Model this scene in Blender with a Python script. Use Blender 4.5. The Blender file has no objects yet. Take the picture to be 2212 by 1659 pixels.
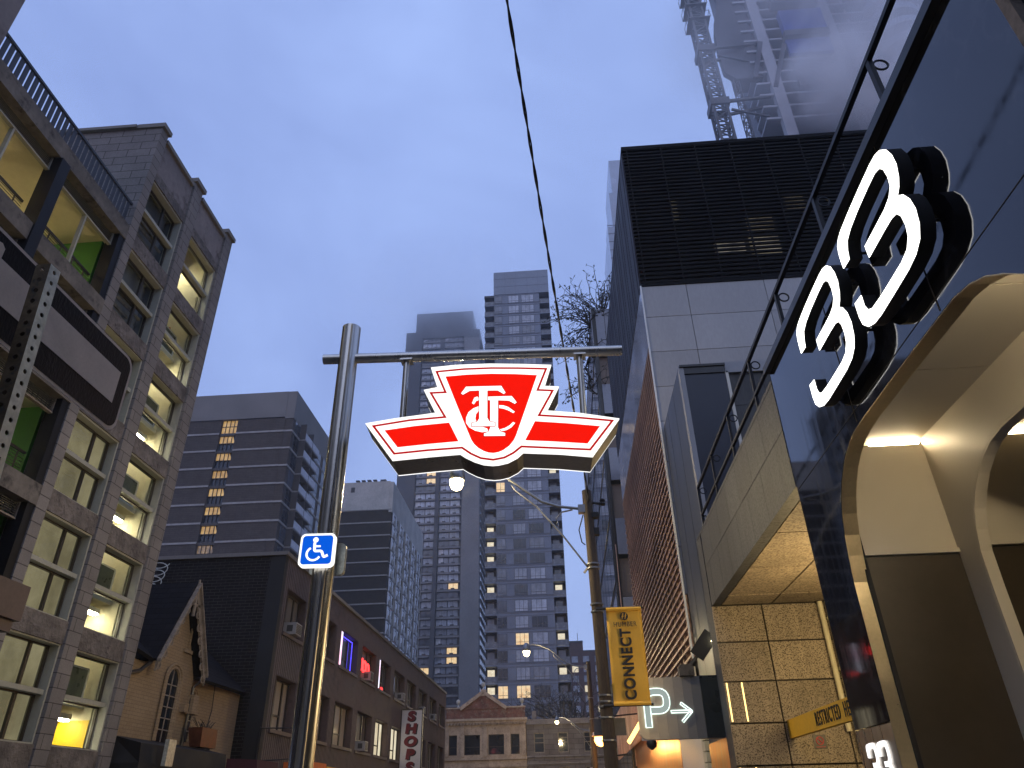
import bpy, bmesh, math, random
from mathutils import Vector, Matrix
random.seed(11)
SC = bpy.context.scene
COL = SC.collection
R = math.radians

# ------------------------------------------------------------------ camera
cam_d = bpy.data.cameras.new("camera")
cam = bpy.data.objects.new("camera", cam_d); COL.objects.link(cam)
cam_d.sensor_width = 36.0
cam_d.lens = 36.0 * 1544.5 / 2212.0
cam_d.clip_start = 0.05; cam_d.clip_end = 5000
_rt = Vector((0.99716391, 0.07250348, -0.02018383))
_dn = Vector((-0.05419617, 0.50568465, -0.86101441))
_fw = Vector((-0.05221989, 0.85966638, 0.50817989))
m3 = Matrix((_rt, -_dn, -_fw)).transposed()
cam.matrix_world = Matrix.Translation((0, 0, 1.6)) @ m3.to_4x4()
SC.camera = cam

# ------------------------------------------------------------------ sky and sun (overcast dusk)
W = bpy.data.worlds.new("World"); SC.world = W; W.use_nodes = True
nt = W.node_tree; nt.nodes.clear()
out = nt.nodes.new("ShaderNodeOutputWorld")
bg = nt.nodes.new("ShaderNodeBackground"); bg2 = nt.nodes.new("ShaderNodeBackground"); add = nt.nodes.new("ShaderNodeAddShader")
sky = nt.nodes.new("ShaderNodeTexSky"); sky.sky_type = 'NISHITA'; sky.sun_disc = False
sky.sun_elevation = R(2.0); sky.sun_rotation = R(200)
nt.links.new(sky.outputs[0], bg2.inputs[0]); bg2.inputs[1].default_value = 0.05
tc = nt.nodes.new("ShaderNodeTexCoord")
mp = nt.nodes.new("ShaderNodeMapping"); mp.inputs['Scale'].default_value = (1.3, 1.0, 1.8)
nz = nt.nodes.new("ShaderNodeTexNoise"); nz.inputs['Scale'].default_value = 2.1; nz.inputs['Detail'].default_value = 7.0; nz.inputs['Roughness'].default_value = 0.52; nz.inputs['Distortion'].default_value = 0.5
rp = nt.nodes.new("ShaderNodeValToRGB")
rp.color_ramp.elements[0].position = 0.30; rp.color_ramp.elements[0].color = (0.252, 0.352, 0.730, 1)
rp.color_ramp.elements[1].position = 0.72; rp.color_ramp.elements[1].color = (0.375, 0.515, 0.960, 1)
nt.links.new(tc.outputs['Generated'], mp.inputs[0]); nt.links.new(mp.outputs[0], nz.inputs['Vector'])
nt.links.new(nz.outputs['Fac'], rp.inputs[0]); nt.links.new(rp.outputs[0], bg.inputs[0])
bg.inputs[1].default_value = 1.0
nt.links.new(bg.outputs[0], add.inputs[0]); nt.links.new(bg2.outputs[0], add.inputs[1]); nt.links.new(add.outputs[0], out.inputs[0])

sd = bpy.data.lights.new("sun", 'SUN'); sd.energy = 0.45; sd.angle = R(60); sd.color = (0.86, 0.9, 1.0)
so = bpy.data.objects.new("sun", sd); COL.objects.link(so); so.rotation_euler = (R(48), 0, R(8))

SC.view_settings.view_transform = 'Standard'; SC.view_settings.look = 'None'
SC.view_settings.exposure = 0.0; SC.view_settings.gamma = 1.0
SC.render.engine = 'CYCLES'
SC.cycles.max_bounces = 8; SC.cycles.volume_bounces = 5; SC.cycles.transparent_max_bounces = 12
SC.cycles.sample_clamp_indirect = 4.0
SC.cycles.caustics_reflective = False; SC.cycles.caustics_refractive = False

# ------------------------------------------------------------------ materials
def _nodes(name):
    m = bpy.data.materials.new(name); m.use_nodes = True
    return m, m.node_tree, m.node_tree.nodes["Principled BSDF"]
def _coord(t, scale=(1, 1, 1)):
    c = t.nodes.new("ShaderNodeTexCoord"); mp = t.nodes.new("ShaderNodeMapping"); mp.inputs['Scale'].default_value = scale
    t.links.new(c.outputs['Object'], mp.inputs[0]); return mp.outputs[0]
def _mix(t, a, b, fac, mode='MIX'):
    n = t.nodes.new("ShaderNodeMix"); n.data_type = 'RGBA'; n.blend_type = mode
    for sock, v in ((n.inputs[6], a), (n.inputs[7], b), (n.inputs[0], fac)):
        if isinstance(v, (int, float)): sock.default_value = v
        elif isinstance(v, tuple): sock.default_value = (*v, 1) if len(v) == 3 else v
        else: t.links.new(v, sock)
    return n.outputs[2]
def _noise(t, vec, scale, detail=4, rough=.55):
    n = t.nodes.new("ShaderNodeTexNoise"); n.inputs['Scale'].default_value = scale; n.inputs['Detail'].default_value = detail
    n.inputs['Roughness'].default_value = rough; t.links.new(vec, n.inputs['Vector']); return n.outputs['Fac']
def _ramp(t, fac, p0, p1, c0=(0, 0, 0), c1=(1, 1, 1)):
    n = t.nodes.new("ShaderNodeValToRGB"); e = n.color_ramp.elements
    e[0].position = p0; e[0].color = (*c0, 1); e[1].position = p1; e[1].color = (*c1, 1)
    t.links.new(fac, n.inputs[0]); return n.outputs[0]
def _island(t, c, lo=.82):
    g = t.nodes.new("ShaderNodeNewGeometry"); return _mix(t, c, _ramp(t, g.outputs['Random Per Island'], 0, 1, (lo,) * 3, (1.08,) * 3), 1.0, 'MULTIPLY')
def _object(t, c, lo=.5, hi=1.25):
    g = t.nodes.new("ShaderNodeObjectInfo"); return _mix(t, c, _ramp(t, g.outputs['Random'], 0, 1, (lo,) * 3, (hi,) * 3), 1.0, 'MULTIPLY')
def _bump(t, p, h, strength, dist=.01):
    b = t.nodes.new("ShaderNodeBump"); b.inputs['Strength'].default_value = strength; b.inputs['Distance'].default_value = dist
    t.links.new(h, b.inputs['Height']); t.links.new(b.outputs[0], p.inputs['Normal'])
def mat(name, col, rough=.7, metal=0.0, spec=.5, var=.25, vs=1.5, fine=14, bump=.25, stretch=(1, 1, 1), coat=0, dirt=None, bdist=.006, island=0):
    m, t, p = _nodes(name)
    v = _coord(t, stretch)
    big = _noise(t, v, vs, 5); sm = _noise(t, v, fine, 3)
    d = tuple(c * (1 - var) for c in col); l = tuple(min(1, c * (1 + var * .6)) for c in col)
    c = _ramp(t, big, .3, .7, d, l)
    c = _mix(t, c, _ramp(t, sm, .3, .7, (1 - var * .7,) * 3, (1, 1, 1)), 1.0, 'MULTIPLY')
    if dirt: c = _mix(t, c, dirt, _ramp(t, _noise(t, v, vs * 2.3, 7, .7), .52, .68), 'MIX')
    if island: c = _island(t, c, island)
    t.links.new(c, p.inputs['Base Color'])
    p.inputs['Roughness'].default_value = rough; p.inputs['Metallic'].default_value = metal; p.inputs['Specular IOR Level'].default_value = spec
    if coat: p.inputs['Coat Weight'].default_value = coat; p.inputs['Coat Roughness'].default_value = .04
    t.links.new(_ramp(t, big, .2, .8, (max(.02, rough - .12),) * 3, (min(1, rough + .12),) * 3), p.inputs['Roughness'])
    if bump: _bump(t, p, sm, bump, bdist)
    return m
def brick(name, c1, c2, mortar, axis, bw=.22, bh=.075, ms=.012, rough=.85, bump=.5, var=.3, offset=.5):
    m, t, p = _nodes(name)
    c = t.nodes.new("ShaderNodeTexCoord"); sp = t.nodes.new("ShaderNodeSeparateXYZ"); cb = t.nodes.new("ShaderNodeCombineXYZ")
    t.links.new(c.outputs['Object'], sp.inputs[0])
    t.links.new(sp.outputs['XY'.index(axis)], cb.inputs[0]); t.links.new(sp.outputs[2], cb.inputs[1])
    b = t.nodes.new("ShaderNodeTexBrick"); t.links.new(cb.outputs[0], b.inputs['Vector'])
    b.inputs['Scale'].default_value = 1; b.inputs['Brick Width'].default_value = bw; b.inputs['Row Height'].default_value = bh
    b.inputs['Mortar Size'].default_value = ms; b.inputs['Mortar Smooth'].default_value = .3; b.inputs['Bias'].default_value = 0.0
    b.offset = offset
    b.inputs['Color1'].default_value = (*c1, 1); b.inputs['Color2'].default_value = (*c2, 1); b.inputs['Mortar'].default_value = (*mortar, 1)
    n = _noise(t, c.outputs['Object'], 1.1, 6, .6); n2 = _noise(t, c.outputs['Object'], 30, 2)
    k = _mix(t, b.outputs['Color'], _ramp(t, n, .3, .75, (1 - var,) * 3, (1, 1, 1)), 1.0, 'MULTIPLY')
    k = _mix(t, k, _ramp(t, n2, .3, .7, (.8,) * 3, (1, 1, 1)), 1.0, 'MULTIPLY')
    t.links.new(k, p.inputs['Base Color']); p.inputs['Roughness'].default_value = rough; p.inputs['Specular IOR Level'].default_value = .2
    inv = t.nodes.new("ShaderNodeMath"); inv.operation = 'SUBTRACT'; inv.inputs[0].default_value = 1; t.links.new(b.outputs['Fac'], inv.inputs[1])
    _bump(t, p, inv.outputs[0], bump, .01)
    return m
def emit(name, col, s):
    m = bpy.data.materials.new(name); m.use_nodes = True; t = m.node_tree; t.nodes.clear()
    o = t.nodes.new("ShaderNodeOutputMaterial"); e = t.nodes.new("ShaderNodeEmission")
    e.inputs[0].default_value = (*col, 1); e.inputs[1].default_value = s; t.links.new(e.outputs[0], o.inputs[0]); return m
def litwin(name, c0, c1, s, sc=1.3):
    """a lit room seen through its window: uneven warm light"""
    m = bpy.data.materials.new(name); m.use_nodes = True; t = m.node_tree; t.nodes.clear()
    o = t.nodes.new("ShaderNodeOutputMaterial"); e = t.nodes.new("ShaderNodeEmission"); g = t.nodes.new("ShaderNodeBsdfGlossy"); a = t.nodes.new("ShaderNodeMixShader")
    c = t.nodes.new("ShaderNodeTexCoord"); f = _noise(t, c.outputs['Object'], sc, 4, .6)
    t.links.new(_ramp(t, f, .35, .65, c0, c1), e.inputs[0]); e.inputs[1].default_value = s
    g.inputs['Roughness'].default_value = .05; a.inputs[0].default_value = .08
    t.links.new(e.outputs[0], a.inputs[1]); t.links.new(g.outputs[0], a.inputs[2]); t.links.new(a.outputs[0], o.inputs[0]); return m
def glass(name, tint=(.9, .95, .92), ior=1.5):
    m = bpy.data.materials.new(name); m.use_nodes = True; t = m.node_tree; t.nodes.clear()
    o = t.nodes.new("ShaderNodeOutputMaterial"); tr = t.nodes.new("ShaderNodeBsdfTransparent"); g = t.nodes.new("ShaderNodeBsdfGlossy"); a = t.nodes.new("ShaderNodeMixShader")
    lw = t.nodes.new("ShaderNodeLayerWeight"); lw.inputs[0].default_value = .5; f = t.nodes.new("ShaderNodeMath"); f.operation = 'POWER'; f.inputs[1].default_value = 4.0; t.links.new(lw.outputs['Facing'], f.inputs[0])
    f2 = t.nodes.new("ShaderNodeMath"); f2.operation = 'MULTIPLY_ADD'; f2.inputs[1].default_value = .8; f2.inputs[2].default_value = .045; t.links.new(f.outputs[0], f2.inputs[0]); f = f2
    tr.inputs[0].default_value = (*tint, 1); g.inputs['Roughness'].default_value = .01
    t.links.new(f.outputs[0], a.inputs[0]); t.links.new(tr.outputs[0], a.inputs[1]); t.links.new(g.outputs[0], a.inputs[2]); t.links.new(a.outputs[0], o.inputs[0]); return m
def darkglass(name, col=(.02, .025, .035), rough=.06, spec=.6, var=.6, sc=.5):
    m, t, p = _nodes(name); c = t.nodes.new("ShaderNodeTexCoord")
    f = _noise(t, c.outputs['Object'], sc, 3); t.links.new(_object(t, _ramp(t, f, .3, .7, tuple(k * (1 - var) for k in col), tuple(k * (1 + var) for k in col))), p.inputs['Base Color'])
    p.inputs['Roughness'].default_value = rough; p.inputs['Specular IOR Level'].default_value = spec
    b = _noise(t, c.outputs['Object'], .8, 1); _bump(t, p, b, .03, .05); return m
def granite(name, base, speck, rough=.8, scale=26, thr=(.5, .58), big=.25):
    m, t, p = _nodes(name); c = t.nodes.new("ShaderNodeTexCoord")
    f = _noise(t, c.outputs['Object'], scale, 3, .6); f2 = _noise(t, c.outputs['Object'], scale * 3, 2); f3 = _noise(t, c.outputs['Object'], .9, 5)
    k = _mix(t, base, speck, _ramp(t, f, *thr)); k = _mix(t, k, _ramp(t, f2, .35, .65, (.7,) * 3, (1.0,) * 3), 1.0, 'MULTIPLY')
    k = _mix(t, k, _ramp(t, f3, .3, .7, (1 - big,) * 3, (1,) * 3), 1.0, 'MULTIPLY'); k = _island(t, k, .74)
    st = _noise(t, _coord(t, (7, 7, .5)), 1.2, 5, .6); k = _mix(t, k, _ramp(t, st, .42, .7, (.78,) * 3, (1,) * 3), 1.0, 'MULTIPLY')
    t.links.new(k, p.inputs['Base Color']); p.inputs['Roughness'].default_value = rough; _bump(t, p, f, .35, .006); return m

MT = dict(
    asphalt=mat('asphalt', (.05, .05, .055), .6, var=.3, fine=60, bump=.5),
    ground=mat('ground_dirt', (.06, .06, .06), .9),
    pave=mat('pavement_concrete', (.25, .24, .23), .75, var=.2, fine=40),
    paint=mat('road_paint', (.7, .7, .68), .6),
    steel=mat('brushed_steel', (.60, .57, .52), .30, 1.0, var=.18, vs=2, fine=30, bump=.08, stretch=(6, 6, .25)),
    signbox=mat('sign_box_steel', (.20, .18, .155), .32, 1.0, var=.3, vs=3, fine=40, bump=.05),
    galv=mat('galvanised_steel', (.60, .62, .56), .45, .55, var=.35, vs=18, fine=60, bump=.15),
    rustpost=mat('weathered_zinc', (.23, .17, .10), .55, .6, var=.5, vs=9, fine=50, dirt=(.05, .05, .05)),
    white_e=emit('sign_white', (1.0, .99, .96), 1.35),
    red_e=emit('sign_red', (.98, .010, .004), 1.0),
    redline_e=emit('sign_red_line', (.52, .004, .008), 1.0),
    blue_e=emit('sign_blue', (.003, .105, .72), 1.05),
    digit_e=emit('digit_face', (1, .985, .94), 3.2),
    digit_e2=emit('small_digit_face', (1, .96, .94), 1.6),
    black=mat('black_paint', (.012, .012, .013), .38, var=.3, fine=30, bump=.05),
    blackmatte=mat('matt_black', (.010, .010, .011), .75, bump=0),
    gloss=None,
    stone=mat('concrete_stone', (.22, .19, .18), .85, var=.25, vs=.8, fine=9, dirt=(.085, .07, .065), bump=.4),
    rough_stone=mat('split_stone', (.185, .16, .145), .9, var=.5, vs=2.4, fine=11, bump=1.0, bdist=.03, dirt=(.055, .045, .042)),
    reveal=mat('painted_reveal', (.34, .335, .28), .6, var=.12),
    cream=mat('cream_paint', (.62, .57, .40), .75, var=.10, bump=.05),
    yellow=mat('yellow_paint', (.75, .50, .02), .6, var=.08),
    green=mat('green_paint', (.05, .22, .02), .6, var=.15),
    frame=mat('bronze_frame', (.035, .028, .022), .45, var=.2),
    glass=glass('window_glass'),
    greenglass=mat('stair_guard_glass', (.085, .105, .085), .3, var=.3, vs=4),
    white=mat('white_metal', (.72, .72, .70), .5, var=.12),
    rail=mat('rail_metal', (.008, .008, .010), .5, spec=.3, var=.2, fine=30),
    slatblue=mat('roof_rail_slats', (.035, .04, .055), .5, var=.3),
    mesh=mat('grille_metal', (.05, .048, .045), .6, var=.3),
    conc=mat('stained_concrete', (.16, .14, .12), .9, var=.4, vs=1.4, fine=8, dirt=(.03, .026, .024), bump=.6),
    lamp_e=emit('tube_lamp', (1.0, .88, .60), 62.0),
    lampcase=mat('lamp_casing', (.6, .58, .5), .5),
    tubewarm=emit('warm_tube', (1.0, .78, .42), 40.0),
)
def gloss_black():
    m, t, p = _nodes('polished_black_stone'); c = t.nodes.new("ShaderNodeTexCoord")
    w = _noise(t, c.outputs['Object'], .9, 7, .65)
    vein = _ramp(t, w, .495, .51); vein2 = _ramp(t, w, .51, .525, (1, 1, 1), (0, 0, 0))
    v = _mix(t, vein, vein2, 1.0, 'MULTIPLY')
    t.links.new(_mix(t, (.006, .006, .008), (.035, .037, .042), v), p.inputs['Base Color'])
    t.links.new(_ramp(t, _noise(t, _coord(t, (9, 9, .35)), 1.5, 6, .65), .45, .75, (.03,) * 3, (.13,) * 3), p.inputs['Roughness']); p.inputs['Specular IOR Level'].default_value = .7; p.inputs['IOR'].default_value = 1.55
    b = _noise(t, c.outputs['Object'], 500, 2); _bump(t, p, b, .015, .001); return m
MT['gloss'] = gloss_black()
MT['brickblack'] = brick('black_painted_brick', (.012, .011, .011), (.018, .016, .017), (.060, .055, .053), 'X', .34, .11, .010, .85, 1.0)
MT['blockstone'] = brick('stone_block', (.235, .215, .205), (.275, .25, .235), (.10, .09, .085), 'X', .62, .27, .012, .85, .4)
MT['blockstone_y'] = brick('stone_block_pier', (.235, .215, .205), (.27, .245, .23), (.09, .08, .075), 'Y', .6, .27, .010, .85, .4)
MT['ribs'] = mat('brown_siding', (.11, .074, .066), .55, var=.25, vs=.6, fine=10, dirt=(.055, .036, .034))
MT['blind'] = mat('beige_blind', (.36, .30, .23), .6, var=.2, vs=.8, coat=.8, bump=0)
MT['blinddark'] = mat('grey_blind', (.16, .14, .125), .6, var=.3, vs=.8, coat=.9, bump=0)
MT['housebrick'] = brick('cream_painted_brick', (.37, .27, .165), (.41, .305, .19), (.28, .20, .13), 'Y', .24, .08, .006, .8, .35, .25)
MT['housebrick_x'] = brick('cream_painted_brick_side', (.37, .27, .165), (.41, .305, .19), (.28, .20, .13), 'X', .24, .08, .006, .8, .35, .25)
MT['shingle'] = brick('slate_shingle', (.010, .010, .014), (.017, .017, .023), (.005, .005, .008), 'X', .35, .16, .012, .9, .8)
MT['wood'] = mat('weathered_trim', (.30, .25, .20), .8, var=.35, vs=4, fine=25, dirt=(.10, .07, .05))
MT['pane'] = darkglass('dark_window')
MT['panegrey'] = darkglass('grey_window', (.11, .12, .145), .1, .7, .5, .35)
MT['panepale'] = darkglass('pale_curtained_window', (.36, .385, .44), .2, .6, .35, .6)
MT['panewhite'] = mat('white_curtain_pane', (.80, .80, .83), .35, var=.25, vs=.5, bump=0)
MT['lit'] = litwin('lit_window', (.9, .55, .25), (1.0, .78, .45), 1.0)
MT['litpale'] = litwin('pale_lit_window', (.75, .62, .40), (1.0, .92, .68), .95)
MT['litdim'] = litwin('dim_lit_window', (.10, .08, .07), (.55, .36, .20), .6)
MT['litamber'] = litwin('amber_stairwell_window', (.48, .27, .08), (.80, .52, .20), .80, .9)
MT['litroom'] = litwin('bright_room_window', (1.0, .78, .40), (1.0, .90, .62), 1.05, .5)
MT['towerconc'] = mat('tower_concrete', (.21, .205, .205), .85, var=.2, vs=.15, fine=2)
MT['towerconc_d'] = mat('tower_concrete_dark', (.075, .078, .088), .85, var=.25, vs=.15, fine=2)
MT['brownbrick'] = brick('brown_brick', (.092, .074, .063), (.108, .088, .075), (.07, .057, .05), 'X', .9, .28, .03, .9, .2)
MT['brownbrick_y'] = mat('brown_brick_side', (.075, .062, .054), .9, var=.25)
MT['darkbrick'] = brick('dark_brick', (.040, .033, .029), (.048, .041, .036), (.034, .029, .026), 'X', .9, .28, .03, .9, .2)
MT['band'] = mat('pale_floor_band', (.33, .305, .28), .8, var=.2)
MT['grey_parapet'] = mat('grey_parapet', (.19, .175, .16), .8, var=.2, vs=.2)
MT['whiteconc'] = mat('white_painted_concrete', (.46, .44, .40), .8, var=.25, vs=.25, fine=3)
MT['balc'] = mat('white_balcony_panel', (.50, .51, .55), .7, var=.15)
MT['curtainwall'] = mat('blue_grey_spandrel', (.16, .185, .235), .45, var=.2, vs=.3, fine=3)
MT['curtaintop'] = mat('blue_grey_penthouse', (.21, .245, .30), .5, var=.15, vs=.2, fine=2)
MT['balcdark'] = mat('balcony_recess', (.035, .037, .043), .8, var=.3)
MT['balcglass'] = mat('balcony_glass', (.13, .145, .17), .25, var=.25)
MT['redbrick'] = brick('red_brick', (.13, .065, .055), (.16, .08, .07), (.09, .06, .055), 'X', .9, .3, .03, .9, .2)
MT['sandstone'] = mat('tan_stone', (.46, .345, .25), .9, var=.3, vs=1.2, fine=8, dirt=(.22, .15, .11), bump=.5)
MT['oldbrick'] = mat('worn_red_brick', (.20, .085, .06), .95, var=.5, vs=1.5, fine=10, dirt=(.22, .17, .13), bump=.6)
MT['greystone'] = brick('grey_stone_blocks', (.19, .16, .15), (.235, .205, .19), (.10, .085, .08), 'X', .9, .42, .02, .95, .6, .4)
MT['louver'] = mat('black_louver', (.005, .005, .006), .7, spec=.12, var=.25)
MT['mesh_dark'] = mat('dark_perforated_panel', (.030, .028, .038), .62, .1, spec=.3, var=.35, vs=.6, fine=30, bump=.1)
MT['panel'] = mat('grey_metal_panel', (.33, .325, .33), .5, island=.86, var=.14, vs=.4, fine=20, bump=.06, stretch=(1, 1, .3))
MT['palepanel'] = mat('pale_glass_panel', (.42, .44, .50), .14, .5, var=.3, vs=.6, fine=4, bump=.03)
MT['copper'] = mat('copper_louver', (.62, .40, .31), .5, .2, island=.7, var=.3, vs=.7, fine=12, bump=.05)
MT['copperwall'] = mat('copper_wall', (.42, .17, .07), .35, .75, var=.45, vs=2.2, fine=9, bump=.05, stretch=(2.5, 2.5, .3))
MT['bluemetal'] = mat('blue_grey_metal', (.060, .068, .090), .42, .3, var=.15, vs=.5, fine=12, bump=.04)
MT['bluedark'] = mat('navy_panel', (.018, .022, .035), .35, .2, var=.15, bump=.03)
MT['concwall'] = mat('board_concrete', (.10, .095, .088), .85, var=.3, vs=1.2, fine=12, bump=.3, stretch=(2, 2, .4))
MT['fascia'] = granite('granite_fascia', (.105, .105, .108), (.045, .046, .05), .6, 32, (.45, .62), .4)
MT['granite'] = granite('speckled_granite', (.54, .44, .31), (.13, .095, .06), .75, 48, (.50, .60), .2)
MT['soffit'] = granite('granite_soffit', (.50, .40, .27), (.22, .16, .10), .75, 30, (.46, .62), .3)
MT['gap'] = mat('dark_joint', (.03, .024, .018), .9, bump=0)
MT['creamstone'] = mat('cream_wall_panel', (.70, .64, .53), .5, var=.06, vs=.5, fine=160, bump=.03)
MT['bronze'] = mat('champagne_metal', (.72, .60, .38), .36, .75, var=.14, vs=1.5, fine=40, bump=.05)
MT['darkpanel'] = mat('dark_brown_panel', (.060, .046, .031), .4, var=.15, bump=.02)
MT['banner'] = mat('yellow_banner_cloth', (.80, .46, .055), .75, var=.15, vs=1.2, fine=60, bump=.2)
MT['ink'] = mat('black_ink', (.012, .011, .013), .6, bump=0)
MT['woodpole'] = mat('wood_pole', (.072, .053, .040), .9, var=.5, vs=5, fine=40, stretch=(3, 3, .35), dirt=(.045, .032, .024), bump=.7)
MT['polesteel'] = mat('lamp_arm_steel', (.26, .27, .29), .4, .8, var=.15)
MT['streetlamp_e'] = emit('street_lamp_glow', (1.0, .82, .42), 26.0)
MT['amber_e'] = emit('amber_lantern', (1.0, .45, .10), 10.0)
MT['flood_e'] = emit('flood_lamp', (1.0, .88, .55), 30.0)
MT['neon'] = emit('neon_white', (.80, 1.0, .93), 2.2)
MT['neonface'] = emit('neon_sign_face', (.80, .95, .88), .42)
MT['cladding'] = [mat('sign_cladding', (.76 - .095 * i, .66 - .078 * i, .53 - .056 * i), .55, .0, var=.08, bump=.02) for i in range(7)]
MT['tealdark'] = mat('sign_end_panel', (.045, .058, .066), .3, .4, var=.15, bump=.02)
MT['signwhite'] = mat('sign_white_face', (.60, .58, .57), .5, var=.08, bump=0)
MT['maroon'] = mat('maroon_letter', (.17, .010, .016), .5, bump=0)
MT['orange'] = mat('orange_sign', (.70, .16, .03), .6, bump=0)
MT['yellowsign'] = mat('yellow_sign', (.72, .42, .03), .6, var=.15)
MT['blackface'] = mat('wet_black_sheeting', (.006, .006, .007), .55, spec=.15, var=.3, fine=120, bump=.8, bdist=.004, stretch=(1, 1, .4))
MT['greyface'] = mat('reflective_sheeting', (.62, .565, .52), .5, var=.12, vs=9, fine=90, bump=.15)
MT['acwhite'] = mat('air_conditioner_white', (.30, .29, .285), .5, var=.2)
MT['twig'] = mat('bare_twig', (.04, .034, .03), .9, bump=0)
MT['leaf'] = mat('evergreen_leaf', (.035, .045, .03), .7, bump=0)
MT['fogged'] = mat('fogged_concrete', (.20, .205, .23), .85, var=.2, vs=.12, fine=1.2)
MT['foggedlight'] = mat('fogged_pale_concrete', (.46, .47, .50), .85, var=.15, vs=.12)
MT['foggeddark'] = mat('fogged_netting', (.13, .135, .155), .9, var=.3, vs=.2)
MT['tarpblue'] = mat('blue_formwork', (.05, .10, .42), .6, var=.2, vs=.2)
MT['crane'] = mat('crane_steel', (.085, .088, .10), .6, var=.15)
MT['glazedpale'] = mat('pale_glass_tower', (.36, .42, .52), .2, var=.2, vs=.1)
MT['tanpanel'] = mat('tan_panel', (.15, .115, .09), .6, var=.15)
MT['glasspanel'] = mat('glass_fin_panel', (.22, .24, .29), .15, var=.2, vs=.5)
MT['glassblue'] = darkglass('blue_curtain_glass', (.05, .075, .10), .04, .8, .4, .4)
MT['orangeglow'] = emit('orange_strip', (1.0, .42, .14), .55)
MT['pot'] = mat('copper_planter', (.17, .06, .03), .45, .4, var=.4, vs=4)
MT['cable'] = mat('cable_rubber', (.012, .012, .014), .7, bump=0)

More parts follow.
